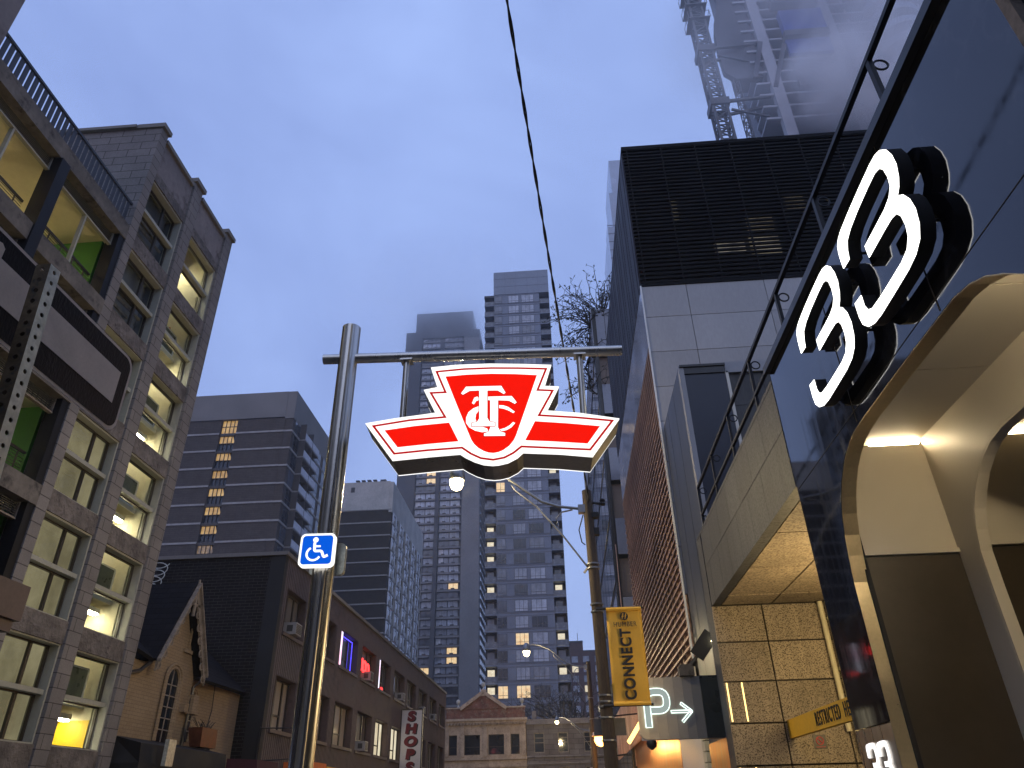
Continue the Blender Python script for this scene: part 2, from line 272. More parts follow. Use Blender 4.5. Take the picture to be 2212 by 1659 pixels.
# ------------------------------------------------------------------ builders
class MB:
    def __init__(s): s.v = []; s.f = []; s.mi = []; s.cur = 0; s.gr = []; s.marks = 0
    def mark(s): s.marks += 1; return s
    def _add(s, vs, fs):
        o = len(s.v); s.gr.append((s.marks, o, len(s.f), len(vs), len(fs))); s.v += [tuple(v) for v in vs]
        for f in fs: s.f.append([i + o for i in f]); s.mi.append(s.cur)
    def box(s, x0, x1, y0, y1, z0, z1):
        x0, x1 = sorted((x0, x1)); y0, y1 = sorted((y0, y1)); z0, z1 = sorted((z0, z1))
        s._add([(x0, y0, z0), (x1, y0, z0), (x1, y1, z0), (x0, y1, z0), (x0, y0, z1), (x1, y0, z1), (x1, y1, z1), (x0, y1, z1)],
               [(0, 3, 2, 1), (4, 5, 6, 7), (0, 1, 5, 4), (1, 2, 6, 5), (2, 3, 7, 6), (3, 0, 4, 7)]); return s
    def poly(s, pts): s._add(pts, [list(range(len(pts)))]); return s
    def prism(s, pts, vec):
        n = len(pts); vec = Vector(vec); a = [Vector(p) for p in pts]; b = [p + vec for p in a]
        fs = [list(range(n)), list(range(2 * n - 1, n - 1, -1))] + [[i, i + n, (i + 1) % n + n, (i + 1) % n] for i in range(n)]
        s._add(a + b, fs); return s
    def tube(s, pts, r, n=8, cap=True):
        P = [Vector(p) for p in pts]; rs = r if isinstance(r, (list, tuple)) else [r] * len(P)
        vs = []; fs = []; u = None
        for i, p in enumerate(P):
            d = (P[min(i + 1, len(P) - 1)] - P[max(i - 1, 0)]).normalized()
            if u is None:
                u = d.cross(Vector((0, 0, 1)) if abs(d.z) < .9 else Vector((1, 0, 0))).normalized()
            else: u = (u - d * u.dot(d)).normalized()
            w = d.cross(u)
            for k in range(n):
                a = 2 * math.pi * k / n; vs.append(p + (u * math.cos(a) + w * math.sin(a)) * rs[i])
        for i in range(len(P) - 1):
            for k in range(n): fs.append((i * n + k, i * n + (k + 1) % n, (i + 1) * n + (k + 1) % n, (i + 1) * n + k))
        if cap: fs.append(list(range(n))[::-1]); fs.append([(len(P) - 1) * n + k for k in range(n)])
        s._add(vs, fs); return s
    def bar(s, a, b, w, h=None):
        h = h or w; a = Vector(a); b = Vector(b); d = (b - a).normalized()
        u = d.cross(Vector((0, 0, 1)) if abs(d.z) < .9 else Vector((0, 1, 0))).normalized(); v = d.cross(u)
        q = [u * w / 2 + v * h / 2, -u * w / 2 + v * h / 2, -u * w / 2 - v * h / 2, u * w / 2 - v * h / 2]
        s._add([a + k for k in q] + [b + k for k in q], [(3, 2, 1, 0), (4, 5, 6, 7)] + [(i, (i + 1) % 4, (i + 1) % 4 + 4, i + 4) for i in range(4)]); return s
    def lathe(s, prof, c, n=16):
        c = Vector(c); vs = []; fs = []
        for r, z in prof:
            for k in range(n): a = 2 * math.pi * k / n; vs.append(c + Vector((r * math.cos(a), r * math.sin(a), z)))
        for i in range(len(prof) - 1):
            for k in range(n): fs.append((i * n + k, i * n + (k + 1) % n, (i + 1) * n + (k + 1) % n, (i + 1) * n + k))
        fs.append(list(range(n))[::-1]); fs.append([(len(prof) - 1) * n + k for k in range(n)]); s._add(vs, fs); return s
    def split(s, name, mats, parent, smooth=False):
        """every primitive (or every marked group of primitives) as a part of its own"""
        keys = []; out_ = []
        for i, g in enumerate(s.gr):
            k = g[0] if s.marks else i
            if not keys or keys[-1][0] != k: keys.append((k, []))
            keys[-1][1].append(g)
        for k, gs in keys:
            m = MB()
            for (_, vo, fo, nv, nf) in gs: m._add(s.v[vo:vo + nv], [[q - vo for q in f] for f in s.f[fo:fo + nf]])
            out_.append(m.build(name, mats, parent, smooth))
        return out_
    def build(s, name, mats, parent=None, smooth=False):
        ms = mats if isinstance(mats, (list, tuple)) else [mats]
        off = Vector((0, 0, 0)); p = parent
        while p is not None: off += Vector(p.location); p = p.parent
        me = bpy.data.meshes.new(name); me.from_pydata([tuple(Vector(v) - off) for v in s.v], [], s.f)
        for k in ms: me.materials.append(k)
        for p_, i in zip(me.polygons, s.mi): p_.material_index = min(i, len(ms) - 1); p_.use_smooth = smooth
        bm = bmesh.new(); bm.from_mesh(me); bmesh.ops.recalc_face_normals(bm, faces=bm.faces); bm.to_mesh(me); bm.free()
        if smooth:
            try: me.set_sharp_from_angle(angle=R(40))
            except Exception: pass
        me.update()
        o = bpy.data.objects.new(name, me); COL.objects.link(o)
        if parent: o.parent = parent
        return o

def tag(o, label, cat, group=None, kind=None):
    if label: o["label"] = label
    if cat: o["category"] = cat
    if group: o["group"] = group
    if kind: o["kind"] = kind
    return o
def thing(name, label, cat, loc, group=None):
    o = bpy.data.objects.new(name, None); COL.objects.link(o); o.location = loc; o.empty_display_size = .2
    return tag(o, label, cat, group)
def copy_tree(o, parent=None, loc=None):
    c = o.copy(); COL.objects.link(c)
    if parent: c.parent = parent
    if loc is not None: c.location = loc
    for ch in list(o.children): copy_tree(ch, c)
    return c
def clone(o, parent, delta):
    """a copy of a part (and its sub-parts) shifted by delta, sharing its mesh"""
    c = copy_tree(o, parent); c.location = Vector(o.location) + Vector(delta); return c
def setmat(o, m):
    o.data = o.data.copy(); o.data.materials[0] = m; return o
def facade_y(mb, x0, x1, ys, zs, y_lo, y_hi, z_lo, z_hi):
    """wall slab between x0 and x1 along the street with openings ys x zs left free"""
    cz = z_lo
    for (za, zb) in sorted(zs):
        if za > cz: mb.box(x0, x1, y_lo, y_hi, cz, za)
        cy = y_lo
        for (ya, yb) in sorted(ys):
            if ya > cy: mb.box(x0, x1, cy, ya, za, zb)
            cy = yb
        if y_hi > cy: mb.box(x0, x1, cy, y_hi, za, zb)
        cz = zb
    if z_hi > cz: mb.box(x0, x1, y_lo, y_hi, cz, z_hi)
def text(name, s, size, origin, u, v, depth, m, parent, sx=1.0, align='CENTER', bold=0.0, spacing=1.0):
    """lettering as a thin solid: origin is the text's middle (or left), u reads along the line, v up the letters"""
    cu = bpy.data.curves.new(name, 'FONT'); cu.body = s; cu.size = size; cu.align_x = align; cu.align_y = 'CENTER'
    cu.extrude = depth / 2; cu.offset = bold; cu.space_character = spacing; cu.resolution_u = 6
    o = bpy.data.objects.new(name, cu); COL.objects.link(o)
    dg = bpy.context.evaluated_depsgraph_get(); dg.update()
    me = bpy.data.meshes.new_from_object(o.evaluated_get(dg)); bpy.data.objects.remove(o); bpy.data.curves.remove(cu)
    u = Vector(u).normalized(); v = Vector(v).normalized(); w = u.cross(v); og = Vector(origin)
    mb = MB(); mb._add([og + u * (p.co.x * sx) + v * p.co.y + w * p.co.z for p in me.vertices], [list(p.vertices) for p in me.polygons])
    bpy.data.meshes.remove(me)
    return mb.build(name, m, parent)
def stroke(path, w, rnd=.0, seg=6):
    """outline (list of 2-d points) of a ribbon of width w along a polyline whose corners are rounded"""
    pts = [Vector(path[0])]
    for i in range(1, len(path) - 1):
        a, b, c = Vector(path[i - 1]), Vector(path[i]), Vector(path[i + 1])
        r = min(rnd, (a - b).length * .49, (c - b).length * .49); p = b + (a - b).normalized() * r; q = b + (c - b).normalized() * r
        for k in range(seg + 1):
            t = k / seg; pts.append(p * (1 - t) ** 2 + b * 2 * t * (1 - t) + q * t * t)
    pts.append(Vector(path[-1])); L = []; Rr = []
    for i, p in enumerate(pts):
        d = (pts[min(i + 1, len(pts) - 1)] - pts[max(i - 1, 0)]).normalized(); n = Vector((-d.y, d.x)); L.append(p + n * w / 2); Rr.append(p - n * w / 2)
    return L, Rr
def ribbon(mb, path, w, rnd, mapf, vec):
    L, Rr = stroke(path, w, rnd)
    for i in range(len(L) - 1):
        mb.prism([mapf(*L[i]), mapf(*L[i + 1]), mapf(*Rr[i + 1]), mapf(*Rr[i])], vec)
def plight(name, loc, col, w, r=.1, parent=None, kind='POINT', rot=None, size=1, sy=.1, spread=None):
    d = bpy.data.lights.new(name, kind); d.energy = w; d.color = col
    if kind == 'AREA': d.shape = 'RECTANGLE'; d.size = size; d.size_y = sy
    else: d.shadow_soft_size = r
    if kind == 'SPOT': d.spot_size = spread or R(120); d.spot_blend = .6
    o = bpy.data.objects.new(name, d); COL.objects.link(o)
    if parent:
        o.parent = parent; o.location = Vector(loc) - Vector(parent.location)
    else: o.location = loc
    if rot: o.rotation_euler = rot
    return o

# ------------------------------------------------------------------ the setting: ground, road, pavements
def struct(mb, name, m): return tag(mb.build(name, m), None, None, kind='structure')
struct(MB().poly([(-450, -450, -.14), (450, -450, -.14), (450, 450, -.14), (-450, 450, -.14)]), 'ground', MT['ground'])
struct(MB().box(-8.2, -2.2, -40, 64, -.16, -.12), 'road', MT['asphalt'])
struct(MB().box(-40, 40, 64.2, 71.5, -.16, -.12), 'cross_road', MT['asphalt'])
struct(MB().box(-2.05, 2.75, -40, 64, -.16, 0.0), 'pavement', MT['pave'])
struct(MB().box(-10.4, -8.35, -40, 64, -.16, 0.0), 'pavement_far_side', MT['pave'])
kb = MB(); kb.box(-2.2, -2.052, -40, 64, -.16, .004); kb.box(-8.348, -8.2, -40, 64, -.16, .004); struct(kb, 'kerb', MT['pave'])
mk = MB()
for i in range(14): mk.box(-5.26, -5.14, -10 + i * 5, -8 + i * 5, -.12, -.116)
struct(mk, 'road_marking', MT['paint'])

# ------------------------------------------------------------------ parking garage with stair tower (near, street side opposite)
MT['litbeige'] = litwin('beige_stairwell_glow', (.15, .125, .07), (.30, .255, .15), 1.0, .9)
gar = thing('parking_garage', 'brown stone parking garage with stair tower and black roof railing', 'building', (-12, 10, 0))
T = [15.95, 13.6, 11.36, 9.1, 6.85, 4.6]; B = [14.04, 11.77, 9.53, 7.28, 5.02, 2.78]
w = MB()
w.box(-14.8, -10.0, 12.38, 12.68, 0, 17.52)
w.build('side_wall', MT['blockstone'], gar)
w = MB()
w.box(-14.8, -10.0, 16.52, 16.95, 0, 17.52); w.box(-10.62, -10.0, 14.36, 14.8, 0, 17.52)
w.split('pier', MT['blockstone_y'], gar)
w = MB(); w.box(-10.75, -10.62, 14.30, 14.86, 0, 17.3)
for (ya, yb) in ((12.68, 14.36), (14.8, 16.52)):
    w.box(-10.34, -10.07, ya, yb, 16.25, 17.3)
w.split('upper_wall', MT['stone'], gar)
w = MB()
for (ya, yb) in ((12.33, 12.72), (14.30, 14.86), (16.46, 17.0)): w.box(-10.7, -9.93, ya, yb, 17.52, 17.66)
for (ya, yb) in ((12.72, 14.30), (14.86, 16.46)): w.box(-10.6, -9.99, ya, yb, 17.3, 17.42)
w.box(-14.9, -10.7, 12.28, 12.74, 17.52, 17.62); w.box(-14.9, -10.6, 12.74, 16.95, 17.2, 17.3)
w.split('coping', MT['grey_parapet'], gar)
w = MB()
for (ya, yb) in ((12.68, 14.36), (14.8, 16.52)):
    w.box(-10.36, -10.05, ya, yb, T[0], 16.25)
    for i in range(6): w.box(-10.36, -10.05, ya, yb, B[i] - (.44 if i < 5 else 2.2), B[i] if i == 5 else B[i])
w.split('spandrel', MT['rough_stone'], gar)
w = MB(); w.box(-14.8, -14.6, 12.68, 16.52, 0, 17.2); w.box(-14.6, -10.75, 14.5, 14.68, 0, 17.2)
w.box(-14.6, -10.42, 16.485, 16.515, 2.2, 17.2); w.build('inner_wall', MT['cream'], gar)
def garage_window(bay, i, mpane):
    ya, yb = ((12.68, 14.36), (14.8, 16.52))[bay]; zb, zt = B[i], T[i]; zm = (zb + zt) / 2
    f = MB(); d = .28
    f.box(-10 - d - .1, -10.08, ya, ya + .04, zb, zt); f.box(-10 - d - .1, -10.08, yb - .05, yb - .003, zb, zt)
    f.box(-10 - d - .1, -10.085, ya + .04, yb - .05, zt - .05, zt); f.box(-10 - d - .1, -10.085, ya + .04, yb - .05, zb, zb + .03)
    f.box(-10 - d, -10.13, ya + .04, yb - .05, zm - .045, zm + .045)
    o = f.build('window', MT['reveal'], gar)
    s = MB(); x0 = -10 - d - .045; x1 = -10 - d + .012
    for (za, zc) in ((zb + .03, zm - .045), (zm + .045, zt - .05)):
        s.box(x0, x1, ya + .04, ya + .075, za, zc); s.box(x0, x1, yb - .085, yb - .05, za, zc)
        s.box(x0, x1, ya + .075, yb - .085, za, za + .03); s.box(x0, x1, ya + .075, yb - .085, zc - .03, zc)
        if bay == 0: s.box(x0, x1, ya + 1.05, ya + 1.12, za + .03, zc - .03)
    s.build('sash', MT['frame'], o)
    g = MB(); xg = -10 - d - .022; g.poly([(xg, ya + .075, zb + .06), (xg, yb - .085, zb + .06), (xg, yb - .085, zt - .08), (xg, ya + .075, zt - .08)]); g.build('pane', mpane, o)
    return o
for i in range(6):
    garage_window(0, i, MT['glass']); garage_window(1, i, MT['glass'])
# rooms of the first bay: room light painted as glowing beige panels and upright bars
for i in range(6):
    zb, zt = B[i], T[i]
    s = MB(); s.box(-10.60, -10.55, 12.7, 14.355, zb - .1, zt + .1); s.box(-10.55, -10.36, 14.34, 14.355, zb - .1, zt + .1); s.build('room_backing', MT['litbeige'] if i > 1 else MT['panegrey'], gar)
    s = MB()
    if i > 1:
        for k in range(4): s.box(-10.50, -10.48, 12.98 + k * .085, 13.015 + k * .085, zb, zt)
        s.build('glow_bars', emit('screen_bar_glow%d' % i, (.62, .52, .36), .8) if i == 2 else bpy.data.materials['screen_bar_glow2'], gar)
    else:
        s.box(-10.53, -10.48, 13.0, 13.9, zb + .55, zb + .62); s.box(-10.54, -10.48, 13.2, 14.1, zb + 1.0, zb + 1.3)
        s.tube([(-10.45, 12.7, zb + .75), (-10.45, 14.3, zb + .8)], .04); s.build('duct', MT['conc'], gar)
# stair landings of the second bay
for i in range(6):
    zb, zt = B[i], T[i]; zm = (zb + zt) / 2
    s = MB()
    if i > 0: s.box(-12.9, -10.62, 14.69, 16.48, zm - .06, zm + .06)
    s.box(-12.95, -12.9, 14.69, 16.5, zb - .44, zt + .1)
    if i > 0: s.build('landing', MT['cream'], gar)
    else: s.build('stair_wall', MT['cream'], gar)
    if i == 5: MB().box(-12.8, -10.42, 16.47, 16.483, zb - .1, zb + .62).build('painted_dado', MT['yellow'], gar)
    if i == 1: MB().box(-12.8, -11.0, 16.47, 16.483, zm + .2, zt + .3).build('painted_patch', mat('red_paint', (.5, .03, .05), .6), gar)
    if i > 0:
        g = MB(); g.box(-10.66, -10.65, 14.75, 16.32, zm + .1, zm + .72); go = g.build('guard_panel', MT['greenglass'], gar)
        r = MB(); r.box(-10.69, -10.63, 14.72, 16.35, zm + .06, zm + .10); r.box(-10.68, -10.64, 14.72, 16.35, zm + .72, zm + .755)
        r.box(-10.68, -10.63, 16.32, 16.36, zm + .1, zm + .72); r.box(-10.68, -10.64, 15.45, 15.5, zm + .1, zm + .72); r.build('guard_rail', MT['white'], go)
# garage decks
LZ = [13.56, 11.3, 9.04, 6.78, 4.52]
w = MB()
for z in LZ: w.box(-10.42, -10.0, 4.0, 12.38, z, z + .41)
w.split('slab_edge', MT['conc'], gar)
w = MB()
for z in LZ: w.box(-17, -10.42, 4.0, 12.38, z - .1, z + .15)
w.split('deck', MT['cream'], gar)
w = MB(); w.box(-10.3, -9.96, 9.86, 10.12, 0, 13.56); w.box(-10.32, -10.03, 12.18, 12.38, 0, 13.56)
w.split('steel_column', MT['rail'], gar)
for k, z in enumerate(LZ):
    for (ya, yb) in ((7.6, 9.86), (10.12, 12.18), (5.3, 7.55)):
        g = MB(); n = 14
        for q in range(7): g.box(-10.22, -10.20, ya + .03, yb - .03, z - .30 + q * .042, z - .285 + q * .042)
        for q in range(n): yy = ya + .03 + (yb - ya - .06) * q / n; g.box(-10.235, -10.225, yy, yy + .012, z - .31, z - .01)
        go = g.build('grille', MT['mesh'], gar)
        f = MB(); f.box(-10.25, -10.16, ya, yb, z - .345, z - .315); f.box(-10.25, -10.17, ya, ya + .025, z - .315, z); f.box(-10.25, -10.17, yb - .025, yb, z - .315, z)
        ym = ya + (yb - ya) * .53; f.box(-10.26, -10.17, ym - .022, ym + .022, z - 1.83, z - .345)
        f.box(-10.26, -10.12, ya, yb, z - 1.85, z - 1.79); f.build('opening_frame', MT['wood'] if k else MT['reveal'], go)
        q = MB(); q.box(-10.46, -10.42, ya, yb, z - 1.25, z - 1.20)
        for j in range(8): q.box(-10.445, -10.435, ya, yb, z - 1.75 + j * .065, z - 1.742 + j * .065)
        for j in range(5): yy = ya + (yb - ya) * (j + .5) / 5; q.box(-10.45, -10.43, yy, yy + .025, z - 1.85, z - 1.2)
        q.build('guard_rail', MT['frame'], gar)
for k, z in enumerate(LZ):
    s = MB(); s.box(-15.5, -15.4, 4, 12.38, z - 2.1, z - .1); s.build('back_wall', MT['cream'] if k in (0,) else MT['conc'], gar)
    s = MB(); s.box(-15.4, -10.5, 12.30, 12.379, z - 2.1, z - .1); s.build('end_wall', MT['green'], gar)
rb = MB(); rb.box(-10.16, -10.10, 7.76, 12.36, 14.66, 14.72); rb.box(-10.15, -10.11, 7.76, 12.36, 14.02, 14.07)
yy = 7.82
while yy < 12.33: rb.box(-10.145, -10.125, yy, yy + .10, 14.07, 14.66); yy += .146
rb.build('roof_railing', MT['slatblue'], gar)
w = MB(); w.box(-14.5, -10.0, 4.6, 7.68, 13.97, 16.4); w.build('roof_block', MT['stone'], gar)
MB().box(-14.6, -9.93, 4.5, 7.76, 16.4, 16.55).build('roof_block_coping', MT['grey_parapet'], gar)
cn = MB(); cn.box(-10.0, -9.2, 7.5, 11.9, 4.47, 5.05); cn.box(-10.0, -9.27, 7.5, 11.82, 4.28, 4.466); cn.build('canopy', MT['ribs'], gar)
# lamps inside the garage: things of their own
def tube_light(i, loc, ln, lab, e=None, grp='tube lights inside the stair tower'):
    t = thing('fluorescent_light', lab, 'light', loc, grp); x, y, z = loc
    MB().box(x - .09, x + .09, y - ln / 2, y + ln / 2, z + .02, z + .12).build('casing', MT['lampcase'], t)
    MB().box(x - .065, x + .065, y - ln / 2 + .02, y + ln / 2 - .02, z - .02, z + .0195).build('tube', e or MT['lamp_e'], t)
words = ['topmost', 'second', 'third', 'fourth', 'fifth', 'lowest']
tube_light(0, (-11.2, 15.9, T[0] + .0), .9, 'tube light inside the topmost bright yellow window of the stair tower')
for i in range(1, 6):
    zm = (B[i] + T[i]) / 2
    lab = ['', 'tube light under the landing in the window with the red painted wall', 'tube light under the landing, third lit window from the top of the stair tower',
           'tube light under the landing, fourth lit window from the top of the stair tower', 'tube light above plain cream wall, second lit stair tower window from the bottom',
           'tube light above the yellow painted wall in the lowest stair tower window'][i]
    tube_light(i, (-10.85, 15.95, zm - .30), .8, lab)
garlab = ['warm tube light on the top garage deck beside the green wall', 'warm tube light on the top garage deck near the roof block', 'warm tube light on the second garage deck from the top',
          'warm tube light on the third garage deck from the top']
for (loc, lab, e) in (((-12.5, 11.0, 13.3), garlab[0], 'tubewarm'), ((-12.5, 8.2, 13.3), garlab[1], 'tubewarm'), ((-13.5, 10.6, 11.05), garlab[2], 'lamp_e'), ((-13.8, 10.4, 8.8), garlab[3], 'lamp_e')):
    tube_light(0, loc, 1.2, lab, MT[e], 'tube lights on the garage decks')

# ------------------------------------------------------------------ gabled house
hs = thing('gabled_house', 'old cream painted brick house with steep gable and carved bargeboard', 'house', (-12, 20.5, 0))
w = MB(); w.prism([(-10.5, 17.05, 0), (-10.5, 20.95, 0), (-10.5, 20.95, 4.9), (-10.5, 19.62, 7.0), (-10.5, 18.4, 4.9), (-10.5, 17.05, 4.9)], (-.3, 0, 0))
w.build('wall', MT['housebrick'], hs)
w = MB(); w.box(-11.2, -10.8, 20.9, 20.949, 0, 4.9); w.box(-11.2, -10.9, 20.95, 25.2, 0, 5.0); w.build('rear_wall', MT['housebrick'], hs)
w = MB(); w.box(-10.9, -10.5, 17.0, 17.25, 0, 5.2); w.box(-10.42, -10.5, 17.05, 17.3, 0, 5.1); w.build('corner_strip', MT['stone'], hs)
def slab(mb, a, b, c, d, th): # roof slope as a solid
    n = (Vector(b) - Vector(a)).cross(Vector(d) - Vector(a)).normalized() * -th; mb.prism([a, b, c, d], n)
w = MB()
slab(w, (-10.2, 19.60, 7.16), (-10.2, 18.28, 4.92), (-16, 18.28, 4.92), (-16, 19.60, 7.16), .09)
slab(w, (-10.2, 19.60, 7.16), (-16, 19.60, 7.16), (-16, 20.98, 4.92), (-10.2, 20.98, 4.92), .09)
slab(w, (-10.25, 17.0, 5.12), (-10.25, 18.28, 4.95), (-12.6, 18.28, 7.0), (-12.6, 17.0, 7.12), .08)
slab(w, (-10.45, 20.98, 4.93), (-10.7, 25.2, 5.05), (-12.5, 25.2, 6.6), (-12.5, 20.98, 6.6), .08)
w.build('roof', MT['shingle'], hs)
w = MB()
for (ya, za, yb, zb_) in ((19.60, 7.16, 18.28, 4.92), (19.60, 7.16, 20.98, 4.92)):
    w.prism([(-10.16, ya, za), (-10.16, yb, zb_), (-10.16, yb, zb_ - .24), (-10.16, ya, za - .30)], (-.06, 0, 0))
    w.prism([(-10.21, ya, za + .06), (-10.21, yb, zb_ + .06), (-10.21, yb, zb_ - .02), (-10.21, ya, za - .02)], (.12, 0, 0))
    for k in range(7):  # carved drops along the bargeboard
        t = (k + .6) / 7.2; yy, zz = ya + (yb - ya) * t, za + (zb_ - za) * t - .27
        w.tube([(-10.19, yy + .09 * math.cos(a), zz + .09 * math.sin(a)) for a in [j * math.pi / 6 for j in range(13)]], .02, 6)
w.tube([(-10.18, 19.60, 7.3), (-10.18, 19.60, 6.3)], [.03, .05], 8); w.box(-10.2, -10.16, 19.3, 19.9, 6.58, 6.64)
w.build('bargeboard', MT['wood'], hs)
def arch_pts(y0, y1, z0, z1, n=10):
    r = (y1 - y0) / 2; c = (y0 + y1) / 2
    return [(y0, z0), (y1, z0)] + [(c + r * math.cos(a), z1 - r + r * math.sin(a)) for a in [math.pi * k / n for k in range(n + 1)]]
for (y0, y1, z0, z1) in ((19.45, 20.15, 3.2, 5.0), (21.58, 22.08, 3.35, 4.7)):
    xw = -10.5 if y0 < 21 else -10.9
    p = arch_pts(y0, y1, z0, z1); wn = MB().prism([(xw + .005, a, b) for a, b in p], (-.1, 0, 0)).build('window', MT['pane'], hs)
    f = MB(); loop = p[1:] + [p[0]]
    f.tube([(xw + .02, a, b) for a, b in loop], .05, 6); f.tube([(xw + .05, c_ + (a - c_) * 1.25, (b - z0) * 1.04 + z0) for a, b in loop for c_ in ((y0 + y1) / 2,)], .035, 6)
    f.build('surround', MT['housebrick'], wn)
    g = MB(); 
    for k in range(1, 6): g.box(xw + .004, xw + .02, y0 + .02, y1 - .02, z0 + k * .27, z0 + k * .27 + .025)
    g.box(xw + .004, xw + .02, (y0 + y1) / 2 - .015, (y0 + y1) / 2 + .015, z0, z1 - .05); g.build('glazing_bars', MT['wood'], wn)
w = MB(); w.prism([(-10.49, 20.25, 5.55), (-10.49, 20.31, 5.55), (-10.49, 20.31, 6.3), (-10.49, 20.25, 6.3)], (.05, 0, 0)); w.box(-10.49, -10.43, 20.05, 20.5, 5.45, 5.54)
w.build('wall_moulding', MT['housebrick'], hs)
w = MB(); w.tube([(-10.3, 21.1, 4.85), (-10.42, 20.9, 4.65), (-10.42, 20.85, 3.1)], .045, 8); w.tube([(-10.35, 18.3, 4.9), (-10.42, 18.0, 4.65), (-10.42, 17.4, 4.5)], .05, 8)
w.split('downpipe', MT['frame'], hs)
# shop awning roof at its foot
w = MB(); w.prism([(-10.5, 17.6, 3.2), (-9.6, 17.3, 3.0), (-9.55, 17.3, 2.6), (-10.5, 17.3, 2.6)], (0, 4.6, 0)); w.box(-10.5, -9.5, 17.2, 22.0, 2.48, 2.6)
w.build('shop_roof', MT['blackmatte'], hs)
MB().box(-9.54, -9.49, 17.3, 21.9, 1.9, 2.47).build('shop_fascia', mat('green_fascia', (.16, .20, .12), .6), hs)
t = thing('copper_planter', 'rusty copper planter box on the shop roof below the arched windows', 'planter', (-9.95, 21.1, 3.1))
w = MB(); w.prism([(-10.2, 20.6, 3.60), (-9.8, 20.6, 3.60), (-9.85, 20.75, 3.14), (-10.15, 20.75, 3.14)], (0, .95, 0)); w.build('box', MT['pot'], t)
w = MB(); random.seed(5)
for k in range(26):
    a = random.uniform(0, 6.28); b = random.uniform(.1, .45); w.tube([(-9.97, 20.7 + .75 * k / 26, 3.58), (-9.97 + .3 * b * math.cos(a), 20.7 + .75 * k / 26 + b * math.sin(a), 3.64 + b * .4)], .008, 4)
w.build('dead_plant', MT['twig'], t)
tag(MB().box(-10.5, -10.32, 20.85, 21.15, 4.02, 4.45).box(-10.5, -10.36, 20.5, 20.72, 3.98, 4.2).box(-10.5, -10.28, 20.8, 21.25, 3.96, 4.015).build('utility_box', MT['housebrick']),
    'small square utility boxes on the gabled house wall between its arched windows', 'utility box')
w = MB(); w.tube([(-10.86, 23.15, 5.0), (-10.8, 23.1, 4.3), (-10.84, 22.95, 3.5)], .012, 5)
for k in range(5):
    a0 = k * .5; w.tube([(-10.82 + .02 * k, 22.95 + .28 * math.sin(a) * math.cos(a0 * .4) + .03 * k, 3.2 + .3 * math.cos(a)) for a in [j * .35 for j in range(19)]], .012, 5)
tag(w.build('cable_coil', MT['cable']), 'black coil of spare cable hanging on the cream side wall', 'cable')
w = MB(); rw = []
for k in range(90):
    a = k * .42; rw.append((-14.9 + .004 * k + .30 * math.cos(a), 25.0 + .03 * math.sin(a * .5), 8.1 + .0165 * k + .16 * math.sin(a)))
w.tube(rw, .018, 5); w.build('razor_wire', MT['galv']); tag(bpy.data.objects['razor_wire'], 'loops of razor wire against the black brick wall', 'razor wire')

# ------------------------------------------------------------------ brown commercial building
cb = thing('commercial_building', 'long brown two storey building with ribbed siding and black brick side', 'building', (-14, 44, 0))
MB().box(-24, -10.55, 25.25, 25.6, 0, 9.72).build('brick_side_wall', MT['brickblack'], cb)
MB().box(-10.55, -10.0, 25.22, 25.48, 0, 9.72).build('corner_pilaster', MT['blackmatte'], cb)
MB().box(-24, -9.92, 25.15, 64.0, 9.725, 9.86).build('roof', MT['grey_parapet'], cb)
MB().box(-24, -10.6, 25.62, 64.0, 0, 9.7).build('core_wall', MT['blackmatte'], cb)
ypairs = [(25.9, 28.0), (30.55 - .3, 32.2), (33.0, 35.95), (36.8, 39.65), (40.48, 43.25), (44.25, 47.2), (48.0, 51.0), (52.1, 55.1), (56.3, 59.3), (60.6, 63.4)]
zU = (7.15, 8.66); zL = (4.0, 5.68)
w = MB(); facade_y(w, -10.5, -10.06, ypairs, [zU, zL], 25.5, 64.0, 0, 9.72)
# raised ribs on the solid parts of the siding
yy = 25.52; 
while yy < 64:
    spans = [(0, 9.70)]
    if any(a - .12 < yy < b + .06 for a, b in ypairs): spans = [(0, zL[0] - .12), (zL[1] + .03, zU[0] - .12), (zU[1] + .03, 9.70)]
    for a, b in spans: w._add([(-10.06, yy, a), (-9.995, yy + .025, a), (-9.995, yy + .075, a), (-10.06, yy + .10, a), (-10.06, yy, b), (-9.995, yy + .025, b), (-9.995, yy + .075, b), (-10.06, yy + .10, b)], [(0, 1, 5, 4), (1, 2, 6, 5), (2, 3, 7, 6), (4, 5, 6, 7)])
    yy += .175 if yy < 36 else .21
w.build('siding', MT['ribs'], cb)
lowpane = ['blind', 'blind', 'blind', 'blinddark', 'litpale', 'litpale', 'blinddark', 'blinddark', 'blinddark', 'blinddark']
uppane = ['blinddark', 'blinddark', 'panegrey', 'blinddark', 'panegrey', 'blinddark', 'blinddark', 'blinddark', 'blinddark', 'blinddark']
